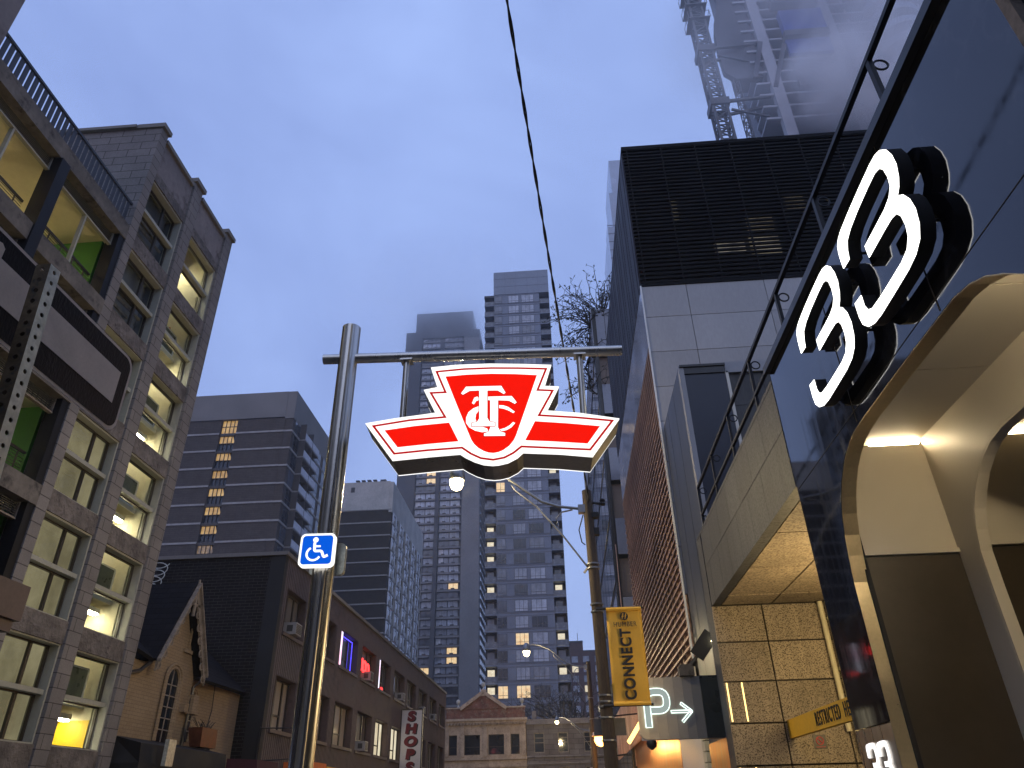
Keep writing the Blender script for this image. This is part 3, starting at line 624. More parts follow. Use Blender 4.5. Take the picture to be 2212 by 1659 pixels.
def cb_window(ya, yb, za, zb_, mp, k):
    f = MB(); d = .30; x1 = -10 - d
    f.box(x1 - .05, x1 + .03, ya, ya + .06, za, zb_); f.box(x1 - .05, x1 + .03, yb - .06, yb, za, zb_)
    f.box(x1 - .05, x1 + .03, ya + .06, yb - .06, zb_ - .06, zb_); f.box(x1 - .05, x1 + .03, ya + .06, yb - .06, za, za + .05)
    ym = ya + (yb - ya) * .36; ym2 = ya + (yb - ya) * .70
    f.box(x1 - .05, x1 + .03, ym - .05, ym + .05, za + .05, zb_ - .06)
    if yb - ya > 2.5 or k == 0: f.box(x1 - .05, x1 + .03, ym2 - .05, ym2 + .05, za + .05, zb_ - .06)
    f.box(x1 - .05, x1 + .02, ym + .05, ym2 - .05, za + .48, za + .54)
    o = f.build('window', MT['frame'], cb)
    MB().box(x1 - .045, x1 - .02, ya + .05, yb - .05, za + .04, zb_ - .05).build('pane', mp, o)
    s = MB(); s.box(-10.06, -9.94, ya - .08, yb + .08, za - .12, za - .003); s.build('sill', MT['wood'] if mp.name.startswith('pale_lit') else MT['ribs'], o)
    r = MB(); r.box(x1 - .05, -10.003, ya - .0, ya + .004, za, zb_); r.box(x1 - .05, -10.003, yb - .004, yb, za, zb_); r.box(x1 - .05, -10.003, ya, yb, zb_ - .003, zb_ + .0); r.build('reveal', MT['ribs'], o)
for k, (ya, yb) in enumerate(ypairs):
    cb_window(ya, yb, zU[0], zU[1], MT[uppane[k]], k); cb_window(ya, yb, zL[0], zL[1], MT[lowpane[k]], k)
def ac_unit(loc, lab):
    x, y, z = loc; t = thing('air_conditioner', lab, 'air conditioner', loc, 'air conditioners in the brown building windows')
    MB().box(x - .3, x + .22, y - .32, y + .32, z, z + .42).build('casing', MT['acwhite'], t)
    g = MB()
    for k in range(6): g.box(x + .221, x + .235, y - .28, y + .28, z + .06 + k * .055, z + .085 + k * .055)
    g.box(x - .12, x + .1, y - .334, y - .3205, z + .1, z + .32); g.build('grille', MT['mesh'], t)
ac_unit((-9.95, 26.75, 7.16), 'white air conditioner in the upper window next to the black brick wall')
ac_unit((-9.95, 38.0, 7.16), 'white air conditioner tinted red beneath the red neon window sign')
ac_unit((-9.95, 46.0, 7.16), 'white air conditioner in the upper window beyond the white lit window edge')
ac_unit((-9.95, 53.0, 7.16), 'small white air conditioner in the upper window just beyond the shop sign')
ac_unit((-9.95, 57.6, 7.16), 'small white air conditioner second past the shop sign in the upper windows')
ac_unit((-9.95, 37.9, 4.01), 'white air conditioner in the lower window before the two bright yellow ones')
# lit things in the upper windows
w = MB(); w.box(-10.05, -10.01, 33.02, 33.30, 7.2, 8.6)
o = tag(w.build('light_strip', litwin('cool_strip', (.95, .35, .55), (.72, .88, 1.0), 2.0, .9)), 'cool white light strip down the side of the blue lit upper window', 'light strip')
w = MB()
for k in range(26): w.box(-10.24, -10.215, 35.62, 35.68, 7.2 + k * .054, 7.225 + k * .054)
w.box(-10.24, -10.22, 33.5, 35.6, 8.56, 8.58)
tag(w.build('light_string', emit('blue_leds', (.08, .06, 1.0), 4.0)), 'string of blue lights outlining an upper window', 'light string')
w = MB()
for k in range(3):
    y = 37.2 + k * .6; w.tube([(-10.12, y + .30 * math.cos(a), 7.85 - .04 * k + .26 * math.sin(a)) for a in [j * math.pi / 7 for j in range(15)]], .05, 6)
w.tube([(-10.12, 37.0, 8.05), (-10.12, 37.6, 7.62), (-10.12, 38.6, 7.66)], .04, 6)
tag(w.build('neon_sign', emit('red_neon', (1.0, .03, .03), 5.0)), 'glowing red neon sign in an upper window above an air conditioner', 'neon sign')
tag(MB().box(-10.05, -10.01, 40.50, 40.74, 7.2, 8.6).build('light_strip', bpy.data.materials['cool_strip']), 'cool white light strip in the upper window beyond the red neon sign', 'light strip')
tag(MB().box(-10.24, -10.21, 42.0, 42.4, 7.2, 7.42).build('exit_light', emit('red_small', (1.0, .04, .04), 3.0)), 'small red light low in the upper window beyond the red neon sign', 'light')
tag(MB().box(-10.24, -10.21, 57.2, 57.35, 4.9, 5.15).box(-10.24, -10.21, 56.9, 57.0, 5.2, 5.6).build('light_string', emit('purple_small', (.6, .1, 1.0), 3.0)), 'tiny purple light in a far lower window past the shop sign', 'light')
# SHOPS sign
sh = thing('shop_sign', 'tall white blade sign reading SHOPS in maroon letters', 'sign', (-9.4, 46.8, 5.2))
MB().box(-9.95, -8.72, 46.7, 46.9, 2.6, 6.72).build('panel', MT['signwhite'], sh)
f = MB(); f.box(-9.99, -9.955, 46.66, 46.94, 2.6, 6.76); f.box(-8.72, -8.68, 46.66, 46.94, 2.6, 6.76); f.box(-9.955, -8.72, 46.66, 46.94, 6.725, 6.76); f.box(-10.1, -9.99, 46.76, 46.84, 6.3, 6.36)
f.build('frame', MT['frame'], sh)
for k, ch in enumerate('SHOPS'):
    text('letter', ch, .70, (-9.36, 46.69, 6.36 - k * .68), (1, 0, 0), (.12, 0, 1), .03, MT['maroon'], sh, 1.3, bold=.045)
    text('letter_shadow', ch, .70, (-9.28, 46.697, 6.31 - k * .68), (1, 0, 0), (.12, 0, 1), .004, MT['ink'], sh, 1.3, bold=.04)
text('letter', 'On', .3, (-9.34, 46.69, 3.1), (1, 0, 0), (0, 0, 1), .02, MT['ink'], sh); text('letter', 'Hayden', .36, (-9.34, 46.69, 2.78), (1, 0, 0), (0, 0, 1), .02, MT['maroon'], sh)
for (y0, y1, z0, z1, mm, nm, lab) in ((27.6, 29.4, 2.2, 3.08, 'orange', 'shop_fascia_sign', 'orange shop sign low on the brown building behind the steel pole'), (29.5, 31.1, 2.2, 3.0, 'yellowsign', 'shop_fascia_sign', 'yellow shop sign beside the orange one on the brown building')):
    t = thing(nm, lab, 'sign', (-9.2, (y0 + y1) / 2, 2.5)); MB().box(-9.98, -9.0, y0, y1, z0, z1).build('panel', MT[mm], t); 
t = tag(MB().prism([(-9.9, 22.7, 2.95), (-9.0, 22.7, 2.9), (-8.9, 22.7, 2.0), (-9.9, 22.7, 2.0)], (0, 1.7, 0)).build('shop_awning', mat('maroon_awning', (.06, .012, .02), .8)), 'dark maroon shop awning at the foot of the black brick wall', 'awning')
w = MB(); w.tube([(-10.0, 25.1, 3.95), (-9.0, 26.6, 4.05)], .02, 5); w.tube([(-10.0, 25.1, 3.0), (-9.0, 26.4, 3.12)], .02, 5); w.tube([(-10.3, 25.1, 3.0), (-10.0, 25.1, 3.0)], .02, 5)
w.tube([(-10.0, 25.1, 4.0), (-10.0, 25.1, 2.95)], .02, 5); tag(w.build('sign_bracket', MT['cable']), 'thin black sign brackets on the ribbed brown corner', 'bracket')

# ------------------------------------------------------------------ towers behind
def zfar(z, k): return 1.6 + (z - 1.6) * k
# first: brown slab with pale floor bands and balconies
k = 1.84; y0 = 92.0
t1 = thing('apartment_block', 'brown brick apartment block with pale floor bands and amber lit stairwell', 'building', (-50, 105, 0))
xr = -38.37; zt = 56.75; zp = 52.3
w = MB(); w.box(-75, -49.3, y0, y0 + 19, 0, zp); w.box(-46.85, xr - 1.2, y0, y0 + 19, 0, zp); w.box(-49.3, -46.85, y0 + .5, y0 + 19, 0, zp); w.box(xr - 1.2, xr, y0 + .05, y0 + .9, 0, zp)
w.build('wall', MT['brownbrick'], t1)
w = MB(); w.box(-75, xr - 1.3, y0 - .12, y0 + 19.1, zp + .1, zt); w.box(xr - 1.3, xr + .05, y0 - .05, y0 + 19.1, zp - .15, zt); w.box(-75, xr - 1.6, y0 - .16, y0 - .12, zp + .1, zp + .9)
w.build('parapet', MT['grey_parapet'], t1)
fl = [zp + .55 - 2.77 * (i + 1) for i in range(18)]
w = MB()
for z in fl:
    w.box(-75, -49.35, y0 - .12, y0, z - .14, z + .14); w.box(-46.8, xr - 1.2, y0 - .12, y0, z - .14, z + .14); w.box(xr - 1.2, xr + .06, y0 - .06, y0 + .05, z - .14, z + .14)
    w.box(xr, xr + .10, y0 + .05, y0 + 19, z - .14, z + .14)
w.split('floor_band', MT['band'], t1)
for i, z in enumerate(fl[:13]):
    f = MB()
    for q in range(5): xx = -49.3 + 2.45 * q / 4; f.box(xx - .045, xx + .045, y0 + .3, y0 + .42, z - .1, z + 2.6)
    f.box(-49.3, -46.85, y0 + .28, y0 + .42, z + 1.25, z + 1.33); f.box(-49.3, -46.85, y0 + .1, y0 + .45, z - .3, z + .1)
    o = f.build('window', MT['frame'], t1)
    if i == 0: MB().box(-49.3, -46.85, y0 + .44, y0 + .49, z, z + 2.7).build('pane', MT['litamber'], o)
    else:
        MB().prism([(-49.3, y0 + .44, z + 1.3), (-47.0, y0 + .44, z + 1.3), (-47.0, y0 + .44, z + 1.5), (-47.35, y0 + .44, z + 2.45), (-49.3, y0 + .44, z + 2.45)], (0, .05, 0)).build('pane', MT['litamber'] if i < 7 else MT['litdim'], o)
        MB().box(-49.3, -46.85, y0 + .495, y0 + .498, z, z + 2.7).build('lower_pane', MT['pane'], o)
bays = [(92.95, 95.2, 0), (95.3, 98.6, 1), (98.7, 101.9, 1), (102.1, 105.6, 0), (106.6, 110.2, 0)]
def t1_bay(z, ya, yb, kind, j):
    if kind == 0:
        o = MB().box(xr - .15, xr + .03, ya, yb, z + .25, z + 2.5).build('window', MT['panegrey'] if j % 3 == 0 else MT['pane'], t1)
        f = MB()
        for yy in (ya, (ya + yb) / 2, yb): f.box(xr, xr + .06, yy - .05, yy + .05, z + .2, z + 2.55)
        f.box(xr, xr + .06, ya, yb, z + .9, z + .97); f.build('window_frame', MT['frame'], o)
    else:
        o = MB().box(xr - .1, xr + .02, ya, yb, z + .15, z + 2.62).build('balcony', MT['balcdark'], t1)
        MB().box(xr + .03, xr + .9, ya, yb, z - .1, z + .1).build('balcony_slab', MT['band'], o); MB().box(xr + .9, xr + .98, ya + .08, yb - .08, z + .05, z + 1.15).build('balcony_panel', MT['balc'], o)
        MB().box(xr + .03, xr + .95, ya - .06, ya + .06, z + .1, z + 2.6).build('balcony_divider', MT['brownbrick_y'], o)
for i, z in enumerate(fl[:12]):
    for j, (ya, yb, kd) in enumerate(bays): t1_bay(z, ya, yb, kd, i + j)
MB().box(-70, xr - .02, y0 + 1, y0 + 19, 0, zp - .1).build('core_wall', MT['brownbrick_y'], t1)

# second: dark brick tower with white top
y0 = 139.0; xr = -34.1
t2 = thing('dark_brick_tower', 'dark brick tower with a white rooftop block and rows of narrow white windows', 'building', (-42, 155, 0))
w = MB(); w.box(-56, xr, y0, y0 + 34.5, 0, 55.2); w.build('wall', MT['darkbrick'], t2)
w = MB(); w.box(-56, xr - .6, y0 - .2, y0 + 34.6, 55.21, 61.45); w.box(xr - .6, xr + .15, y0 - .1, y0 + 34.7, 54.6, 61.3)
w.build('rooftop_block', MT['whiteconc'], t2)
w = MB()
for q in range(4): w.tube([(-42.2 + q * 1.25, y0 + 1.5, 61.4), (-42.2 + q * 1.25, y0 + 1.5, 62.3)], .18, 8); w.box(-42.6 + q * 1.25, -41.8 + q * 1.25, y0 + 1.1, y0 + 1.9, 62.3, 62.5)
w.box(-37.2, -36.0, y0 + 1, y0 + 2, 61.45, 62.4); w.build('roof_vent', MT['towerconc_d'], t2)
MB().box(-43.0, -42.2, y0 - .25, y0 - .2, 59.2, 60.3).build('louvre', MT['balcdark'], t2)
fl = [55.2 - 2.75 * (i + 1) for i in range(17)]
w = MB()
for z in fl[:16]: w.box(-56, xr + .02, y0 - .14, y0, z + 2.62, z + 2.87); w.box(xr, xr + .12, y0, y0 + 34.5, z + 2.66, z + 2.84)
w.split('floor_band', MT['band'], t2)
win0 = None
for i, z in enumerate(fl):
    for b in range(5):
        yb_ = y0 + 1.0 + b * 6.7
        if win0 is None:
            o = MB().box(xr + .002, xr + .05, y0 + 1.0, y0 + 6.6, z + .1, z + 2.6).build('window', MT['pane'], t2)
            f = MB()
            f.prism([(xr + .05, y0 + 1 + a, z + b) for a, b in ((.1, .15), (.42, .15), (.42, 2.35), (.62, 2.35), (.62, .15), (.95, .15), (.95, 2.35), (3.0, 2.35), (3.0, .15), (3.28, .15), (3.28, 2.35), (3.5, 2.35), (3.5, .15), (3.75, .15), (3.75, 2.5), (.1, 2.5))], (.11, 0, 0))
            f.build('curtain', MT['panewhite'], o)
            MB().box(xr + .17, xr + .3, y0 + 2.25, y0 + 3.75, z + .15, z + 1.15).build('balcony_panel', MT['whiteconc'], o); MB().box(xr + .05, xr + .12, y0 + 5.0, y0 + 6.3, z + .15, z + 1.0).build('spandrel_panel', MT['whiteconc'], o); MB().box(xr + .05, xr + .3, y0 + 6.45, y0 + 6.6, z + .1, z + 2.6).build('divider', MT['whiteconc'], o); win0 = (o, z, yb_)
        else: clone(win0[0], t2, (0, yb_ - win0[2] + (.25 if (i + b) % 2 else 0), z - win0[1]))

# third: grey concrete tower fading into the cloud
y0 = 216.0
t3 = thing('concrete_tower', 'tall grey concrete apartment tower whose top fades into low cloud', 'building', (-38, 226, 0))
w = MB()
w.box(-51.9, -45.9, y0, y0 + 24, 0, zfar(72.0, 2.16)); w.box(-39.0, -37.7, y0 - .1, y0 + 1.5, 0, 148); w.box(-45.9, -30.4, y0 + 1.5, y0 + 24, 0, 151)
w.box(-30.4, -24.6, y0, y0 + 24, 0, zfar(72.0, 2.16)); w.box(-45.9, -30.4, y0 + .2, y0 + 24, 151, zfar(72.0, 2.16))
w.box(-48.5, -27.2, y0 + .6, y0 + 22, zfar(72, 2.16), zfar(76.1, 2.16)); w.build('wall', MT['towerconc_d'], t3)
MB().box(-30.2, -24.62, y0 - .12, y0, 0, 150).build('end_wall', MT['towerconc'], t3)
fl = [152.0 - 2.68 * (i + 1) for i in range(50)]
w = MB()
for z in fl: w.box(-45.7, -39.2, y0 + .5, y0 + 1.4, z - .28, z + .28); w.box(-37.6, -30.5, y0 + .5, y0 + 1.4, z - .28, z + .28)
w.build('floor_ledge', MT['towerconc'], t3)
proto = {}
random.seed(3)
for i, z in enumerate(fl):
    for b, xa in enumerate((-45.6, -37.5)):
        key = 'dark' if i > 44 else random.choice(['pale', 'pale', 'pale', 'grey', 'mix', 'pale', 'lit' if random.random() < .45 else 'mix'])
        if key not in proto:
            f = MB()
            for a, c in ((.1, 3.1), (3.4, 6.4)): f.box(xa + a, xa + c, y0 + 1.2, y0 + 1.42, z + .55, z + 2.3)
            f.box(xa, xa + .1, y0 + 1.1, y0 + 1.48, z + .3, z + 2.4)
            f.cur = 0
            o = f.build('window', MT['panegrey'] if key in ('grey', 'dark') else MT['panepale'], t3)
            if key == 'lit': MB().box(xa + 3.45, xa + 6.35, y0 + 1.14, y0 + 1.2, z + .6, z + 2.25).build('lit_pane', MT['lit'], o)
            if key == 'mix': MB().box(xa + .15, xa + 1.5, y0 + 1.14, y0 + 1.2, z + .6, z + 2.25).build('curtain', MT['panewhite'], o)
            m_ = MB()
            for a in (.9, 4.2): m_.box(xa + a, xa + a + 1.1, y0 + .9, y0 + 1.2, z + .35, z + .85)
            for a in (1.6, 4.9): m_.box(xa + a - .04, xa + a + .04, y0 + 1.12, y0 + 1.2, z + .55, z + 2.3)
            m_.build('air_conditioner_box', MT['balcdark'], o); proto[key] = (o, xa, z)
        else: clone(proto[key][0], t3, (xa - proto[key][1], 0, z - proto[key][2]))
pr = None
for i, z in enumerate(fl[:48]):
    if pr is None:
        o = MB().box(-24.58, -24.0, y0 + 1, y0 + 22, z - .12, z + .12).build('balcony', MT['towerconc'], t3)
        f = MB()
        for q in range(6): f.box(-24.59, -24.45, y0 + 2 + q * 3.4, y0 + 4.2 + q * 3.4, z + .3, z + 2.3)
        f.build('glazing', MT['panegrey'], o); pr = (o, z)
    else: clone(pr[0], t3, (0, 0, z - pr[1]))

# fourth: glass condominium tower
y0 = 125.0; k = 1.25
t4 = thing('glass_condo_tower', 'blue grey glass condominium tower with corner balconies and a roof antenna', 'building', (-6, 135, 0))
zt = zfar(84.0, k); zr = zfar(79.0, k)
w = MB(); w.box(-11.1, -1.22, y0, y0 + 20, 0, zr - .02); w.build('curtain_wall', MT['curtainwall'], t4)
w = MB(); w.box(-11.15, .92, y0 - .1, y0 + 20.1, zr, zt); w.build('penthouse_wall', MT['curtaintop'], t4)
w = MB(); 
for z in (zfar(80.7, k), zfar(82.4, k)): w.box(-11.17, .94, y0 - .13, y0 - .1, z, z + .12)
for x in (-8.7, -6.3, -3.8, -1.4): w.box(x, x + .07, y0 - .125, y0 - .1, zr, zt)
w.build('panel_joint', MT['curtainwall'], t4)
w = MB(); w.box(-13.2, -11.1, y0 + 1.6, y0 + 20, 0, zr - .5); w.box(-1.22, .95, y0 + 1.6, y0 + 20, 0, zr - .05); w.box(.80, .95, y0 + .1, y0 + 1.6, 0, zr - .05); w.box(-13.25, -11.1, y0 + .1, y0 + 1.6, zr - .6, zr - .02)
w.build('recess_wall', MT['balcdark'], t4)
w = MB(); w.tube([(-4.2, y0 + 4, zt), (-4.2, y0 + 4, zt + 2.4)], .12, 6); w.tube([(-4.2, y0 + 4, zt + 2.2), (-2.2, y0 + 4, zt + .9)], .12, 6); w.build('antenna', MT['crane'], t4)
fl = [zr - 2.74 * (i + 1) for i in range(33)]
pr = {}; random.seed(21); pb = {}
groups = [(-11.0, -9.4), (-7.95, -5.75), (-5.1, -2.5)]
for i, z in enumerate(fl):
    for b, (xa, xb) in enumerate(groups):
        r_ = random.random()
        key = (b, 'lit' if r_ < (.11 if i > 14 else .03) else 'dark' if (i > 17 and r_ < .6) else 'glass')
        if i == 2: key = (b, 'glass')
        if key not in pr:
            mm = {'lit': MT['lit'], 'dark': MT['pane'], 'glass': MT['panegrey'] if b == 0 else MT['panepale']}[key[1]]
            o = MB().box(xa, xb, y0 - .06, y0, z + .45, z + 2.25).build('window', mm, t4)
            f = MB(); n = 3 if b else 2
            for q in range(n + 1): xx = xa + (xb - xa) * q / n; f.box(xx - .03, xx + .03, y0 - .1, y0 - .06, z + .4, z + 2.3)
            f.box(xa, xb, y0 - .1, y0 - .06, z + .85, z + .9)
            f.build('window_frame', MT['crane'], o); pr[key] = (o, z)
        else: clone(pr[key][0], t4, (0, 0, z - pr[key][1]))
    for sd_, (xa, xb) in enumerate(((-13.2, -11.12), (-1.2, .95))):
        r_ = random.random(); key = (sd_, 'lit' if r_ < .22 and i > 8 else 'dark')
        if key not in pb:
            o = MB().box(xa, xb, y0 + .05, y0 + 1.6, z - .14, z + .08).build('balcony', MT['curtainwall'], t4)
            f = MB(); f.box(xa + .04, xb - .04, y0 + .06, y0 + .11, z + .1, z + 1.05); f.build('balcony_glass', MT['balcglass'], o)
            MB().box(xa + .3, xa + 1.5, y0 + 1.52, y0 + 1.595, z + .1, z + 2.3).build('balcony_door', MT['litpale'] if key[1] == 'lit' else MT['panegrey'], o); pb[key] = (o, z)
        else: clone(pb[key][0], t4, (0, 0, z - pb[key][1]))
w = MB()
for z in fl:
    for dz in (.12, .30, 2.42): w.box(-11.12, -1.2, y0 - .04, y0, z + dz, z + dz + .05)
w.build('spandrel_line', MT['crane'], t4)

# red block far behind
rd = thing('red_brick_block', 'stepped red brick apartment block far down the street with small pale windows', 'building', (7, 255, 0))
MB().box(2.0, 6.35, 250, 268, 0, 48.1).box(6.35, 14, 250.3, 268, 0, 45.2).build('wall', MT['redbrick'], rd)
w = MB(); w.box(1.9, 6.4, 249.8, 268, 48.1, 48.6); w.box(6.4, 14, 250.1, 268, 45.2, 45.6); w.tube([(4.8, 252, 48.6), (4.8, 252, 51.5)], .1, 6); w.build('roof_edge', MT['towerconc_d'], rd)
pr = {}
for i in range(14):
    z = 41.8 - i * 3.0
    for b, xa in enumerate((2.4, 6.1, 9.9)):
        key = 'l' if (i * 3 + b * 5) % 11 == 3 else 'p'
        if key not in pr:
            o = MB().box(xa, xa + 2.0, 249.9, 250.25, z, z + 1.9).build('window', MT['litpale'] if key == 'l' else MT['panepale'], rd); pr[key] = (o, xa, z)
        else: clone(pr[key][0], rd, (xa - pr[key][1], 0, z - pr[key][2]))

# ornate tan building at the end of the street
vc = thing('ornate_corner_building', 'old tan stone building with pediment and ball finials closing the street', 'building', (-7.5, 76, 0))
Y = 72.0
w = MB()
holes = [(-10.9, -10.15), (-9.48, -8.05), (-7.28, -5.86), (-5.25, -4.45)]
cz = 0
def facade_x(mb, y0, y1, xs, zs, xl, xh, zl, zh):
    cz = zl
    for za, zb in sorted(zs):
        if za > cz: mb.box(xl, xh, y0, y1, cz, za)
        cx = xl
        for xa, xb in sorted(xs):
            if xa > cx: mb.box(cx, xa, y0, y1, za, zb)
            cx = xb
        if xh > cx: mb.box(cx, xh, y0, y1, za, zb)
        cz = zb
    if zh > cz: mb.box(xl, xh, y0, y1, cz, zh)
facade_x(w, Y, Y + .35, holes, [(2.2, 4.4), (5.62, 7.25)], -11.25, -3.85, 0, 8.4)
for x in (-11.25, -9.83, -7.75, -5.62, -4.25): w.box(x, x + .36, Y - .1, Y, 5.5, 8.3)
w.box(-11.3, -3.8, Y - .14, Y, 5.2, 5.42); w.box(-11.3, -3.8, Y - .1, Y, 4.6, 4.75)
w.build('wall', MT['sandstone'], vc)
w = MB(); w.box(-11.2, -3.9, Y + .05, Y + .4, 8.56, 9.45); w.prism([(-9.7, Y - .02, 9.4), (-5.7, Y - .02, 9.4), (-7.75, Y - .02, 10.75)], (0, .4, 0)); w.build('parapet', MT['oldbrick'], vc)
w = MB(); w.box(-11.4, -3.7, Y - .35, Y + .2, 8.38, 8.58); w.box(-11.35, -3.75, Y - .2, Y + .1, 8.2, 8.38)
for q in range(26): w.box(-11.3 + q * .29, -11.16 + q * .29, Y - .3, Y, 8.05, 8.2)
w.bar((-9.9, Y - .08, 9.42), (-7.75, Y - .08, 10.86), .22, .3); w.bar((-5.6, Y - .08, 9.42), (-7.75, Y - .08, 10.86), .22, .3); w.box(-11.25, -9.7, Y - .02, Y + .42, 9.45, 9.58); w.box(-5.7, -3.85, Y - .02, Y + .42, 9.45, 9.58)
w.box(-8.0, -7.5, Y - .15, Y + .3, 10.5, 11.05); w.build('cornice', MT['sandstone'], vc)
for x, z in ((-7.75, 11.05), (-4.15, 9.58), (-10.1, 9.58)):
    MB().lathe([(.16, 0), (.08, .12), (.06, .25), (.17, .34), (.21, .5), (.15, .64), (.02, .70)], (x, Y + .1, z), 12).build('finial', MT['whiteconc'], vc, True)
for i, (xa, xb) in enumerate(holes):
    for za, zb_ in ((5.62, 7.25), (2.2, 4.4)):
        f = MB(); f.box(xa, xa + .07, Y + .15, Y + .25, za, zb_); f.box(xb - .07, xb, Y + .15, Y + .25, za, zb_); f.box(xa + .07, xb - .07, Y + .15, Y + .25, zb_ - .07, zb_); f.box(xa + .07, xb - .07, Y + .15, Y + .25, za, za + .07); f.box(xa + .07, xb - .07, Y + .17, Y + .24, za + .62, za + .67)
        o = f.build('window', MT['frame'], vc); MB().box(xa + .05, xb - .05, Y + .2, Y + .22, za + .05, zb_ - .05).build('pane', MT['pane'], o)
w = MB(); w.box(-11.2, -3.9, Y + .36, Y + 10, 0, 8.4); w.build('body_wall', MT['oldbrick'], vc)
# grey stone building beside it
gs = thing('grey_stone_building', 'plain grey stone building with toothed window surrounds beside the tan one', 'building', (0, 76, 0))
w = MB(); hx = [(-3.15, -2.2), (-.98, -.05), (1.35, 2.25), (3.5, 4.4)]
facade_x(w, Y, Y + .35, hx, [(2.0, 4.5), (5.65, 7.28)], -3.8, 6.0, 0, 8.3); w.build('wall', MT['greystone'], gs)
w = MB(); w.box(-3.82, 6.05, Y - .18, Y + .4, 7.95, 8.4); w.box(-3.82, 6.05, Y - .1, Y, 5.3, 5.45); w.box(-3.82, 6.05, Y - .08, Y, 4.75, 4.85); w.box(-3.3, -2.9, Y + 1, Y + 1.4, 8.4, 9.2); w.build('cornice', MT['stone'], gs)
for xa, xb in hx:
    for za, zb_ in ((5.65, 7.28), (2.0, 4.5)):
        f = MB(); ym = za + (zb_ - za) * .48; f.box(xa, xa + .08, Y + .1, Y + .2, za, zb_); f.box(xb - .08, xb, Y + .1, Y + .2, za, zb_); f.box(xa + .08, xb - .08, Y + .1, Y + .2, zb_ - .09, zb_); f.box(xa + .08, xb - .08, Y + .1, Y + .2, za, za + .08); f.box(xa + .08, xb - .08, Y + .08, Y + .2, ym, ym + .07); f.box(xa + .08, xb - .08, Y + .08, Y + .2, zb_ - .45, zb_ - .4)
        o = f.build('window', MT['wood'], gs); MB().box(xa + .06, xb - .06, Y + .14, Y + .16, za + .06, zb_ - .06).build('pane', MT['pane'], o)
        q = MB(); n = int((zb_ - za) / .26)
        for j in range(n):
            wd = .26 if j % 2 else .16; q.box(xa - wd, xa, Y - .04, Y + .1, za + j * .26, za + j * .26 + .24); q.box(xb, xb + wd, Y - .04, Y + .1, za + j * .26, za + j * .26 + .24)
        q.build('surround', MT['greystone'], o)
MB().box(-3.75, 6, Y + .36, Y + 10, 0, 8.3).build('body_wall', MT['greystone'], gs)

# bare trees behind the end buildings
def bare_tree(name, lab, base, h, spread, seed, group, depth=6, leaf=0, r0=.16, m='twig'):
    random.seed(seed); t = thing(name, lab, 'tree', base, group); tr = MB(); cr = MB(); lf = MB()
    def grow(p, d, L, r, lev):
        q = p + d * L; (tr if lev < 2 else cr).tube([p, p + d * L * .5 + Vector((random.uniform(-1, 1), random.uniform(-1, 1), 0)) * L * .06, q], [r, r * .85, r * .68], 5 if lev < 3 else 4, False)
        if lev >= depth:
            if leaf:
                for _ in range(leaf):
                    c = q + Vector((random.gauss(0, .12), random.gauss(0, .12), random.gauss(0, .1))); a = Vector((random.uniform(-1, 1), random.uniform(-1, 1), random.uniform(-1, 1))).normalized() * .09; b = a.cross(Vector((random.uniform(-1, 1), random.uniform(-1, 1), .3))).normalized() * .035
                    lf.poly([c - a, c + b, c + a, c - b])
            return
        n = 3 if lev in (0, 1, 2) else 2
        for j in range(n):
            ax = Vector((random.gauss(0, 1), random.gauss(0, 1), random.gauss(0, .35))).normalized()
            nd = (d + ax * spread * random.uniform(.6, 1.2)).normalized(); nd.z += .08; grow(q, nd.normalized(), L * random.uniform(.66, .9), r * .66, lev + 1)
    grow(Vector(base), Vector((0, 0, 1)), h, r0, 0)
    tr.build('trunk', MT[m], t); 
    if cr.v:
        c = cr.build('crown', MT[m], t)
        if lf.v: lf.build('leaves', MT['leaf'], c)
    return t
bare_tree('bare_tree', 'bare winter tree rising behind the grey stone building', (-.6, 85, 0), 3.3, .95, 4, 'bare trees behind the end of the street', 7, 3, .34)
bare_tree('bare_tree', 'thinner bare tree behind the grey stone building, beside the thin wood pole', (2.6, 86, 0), 3.1, .9, 9, 'bare trees behind the end of the street', 7, 2, .30)

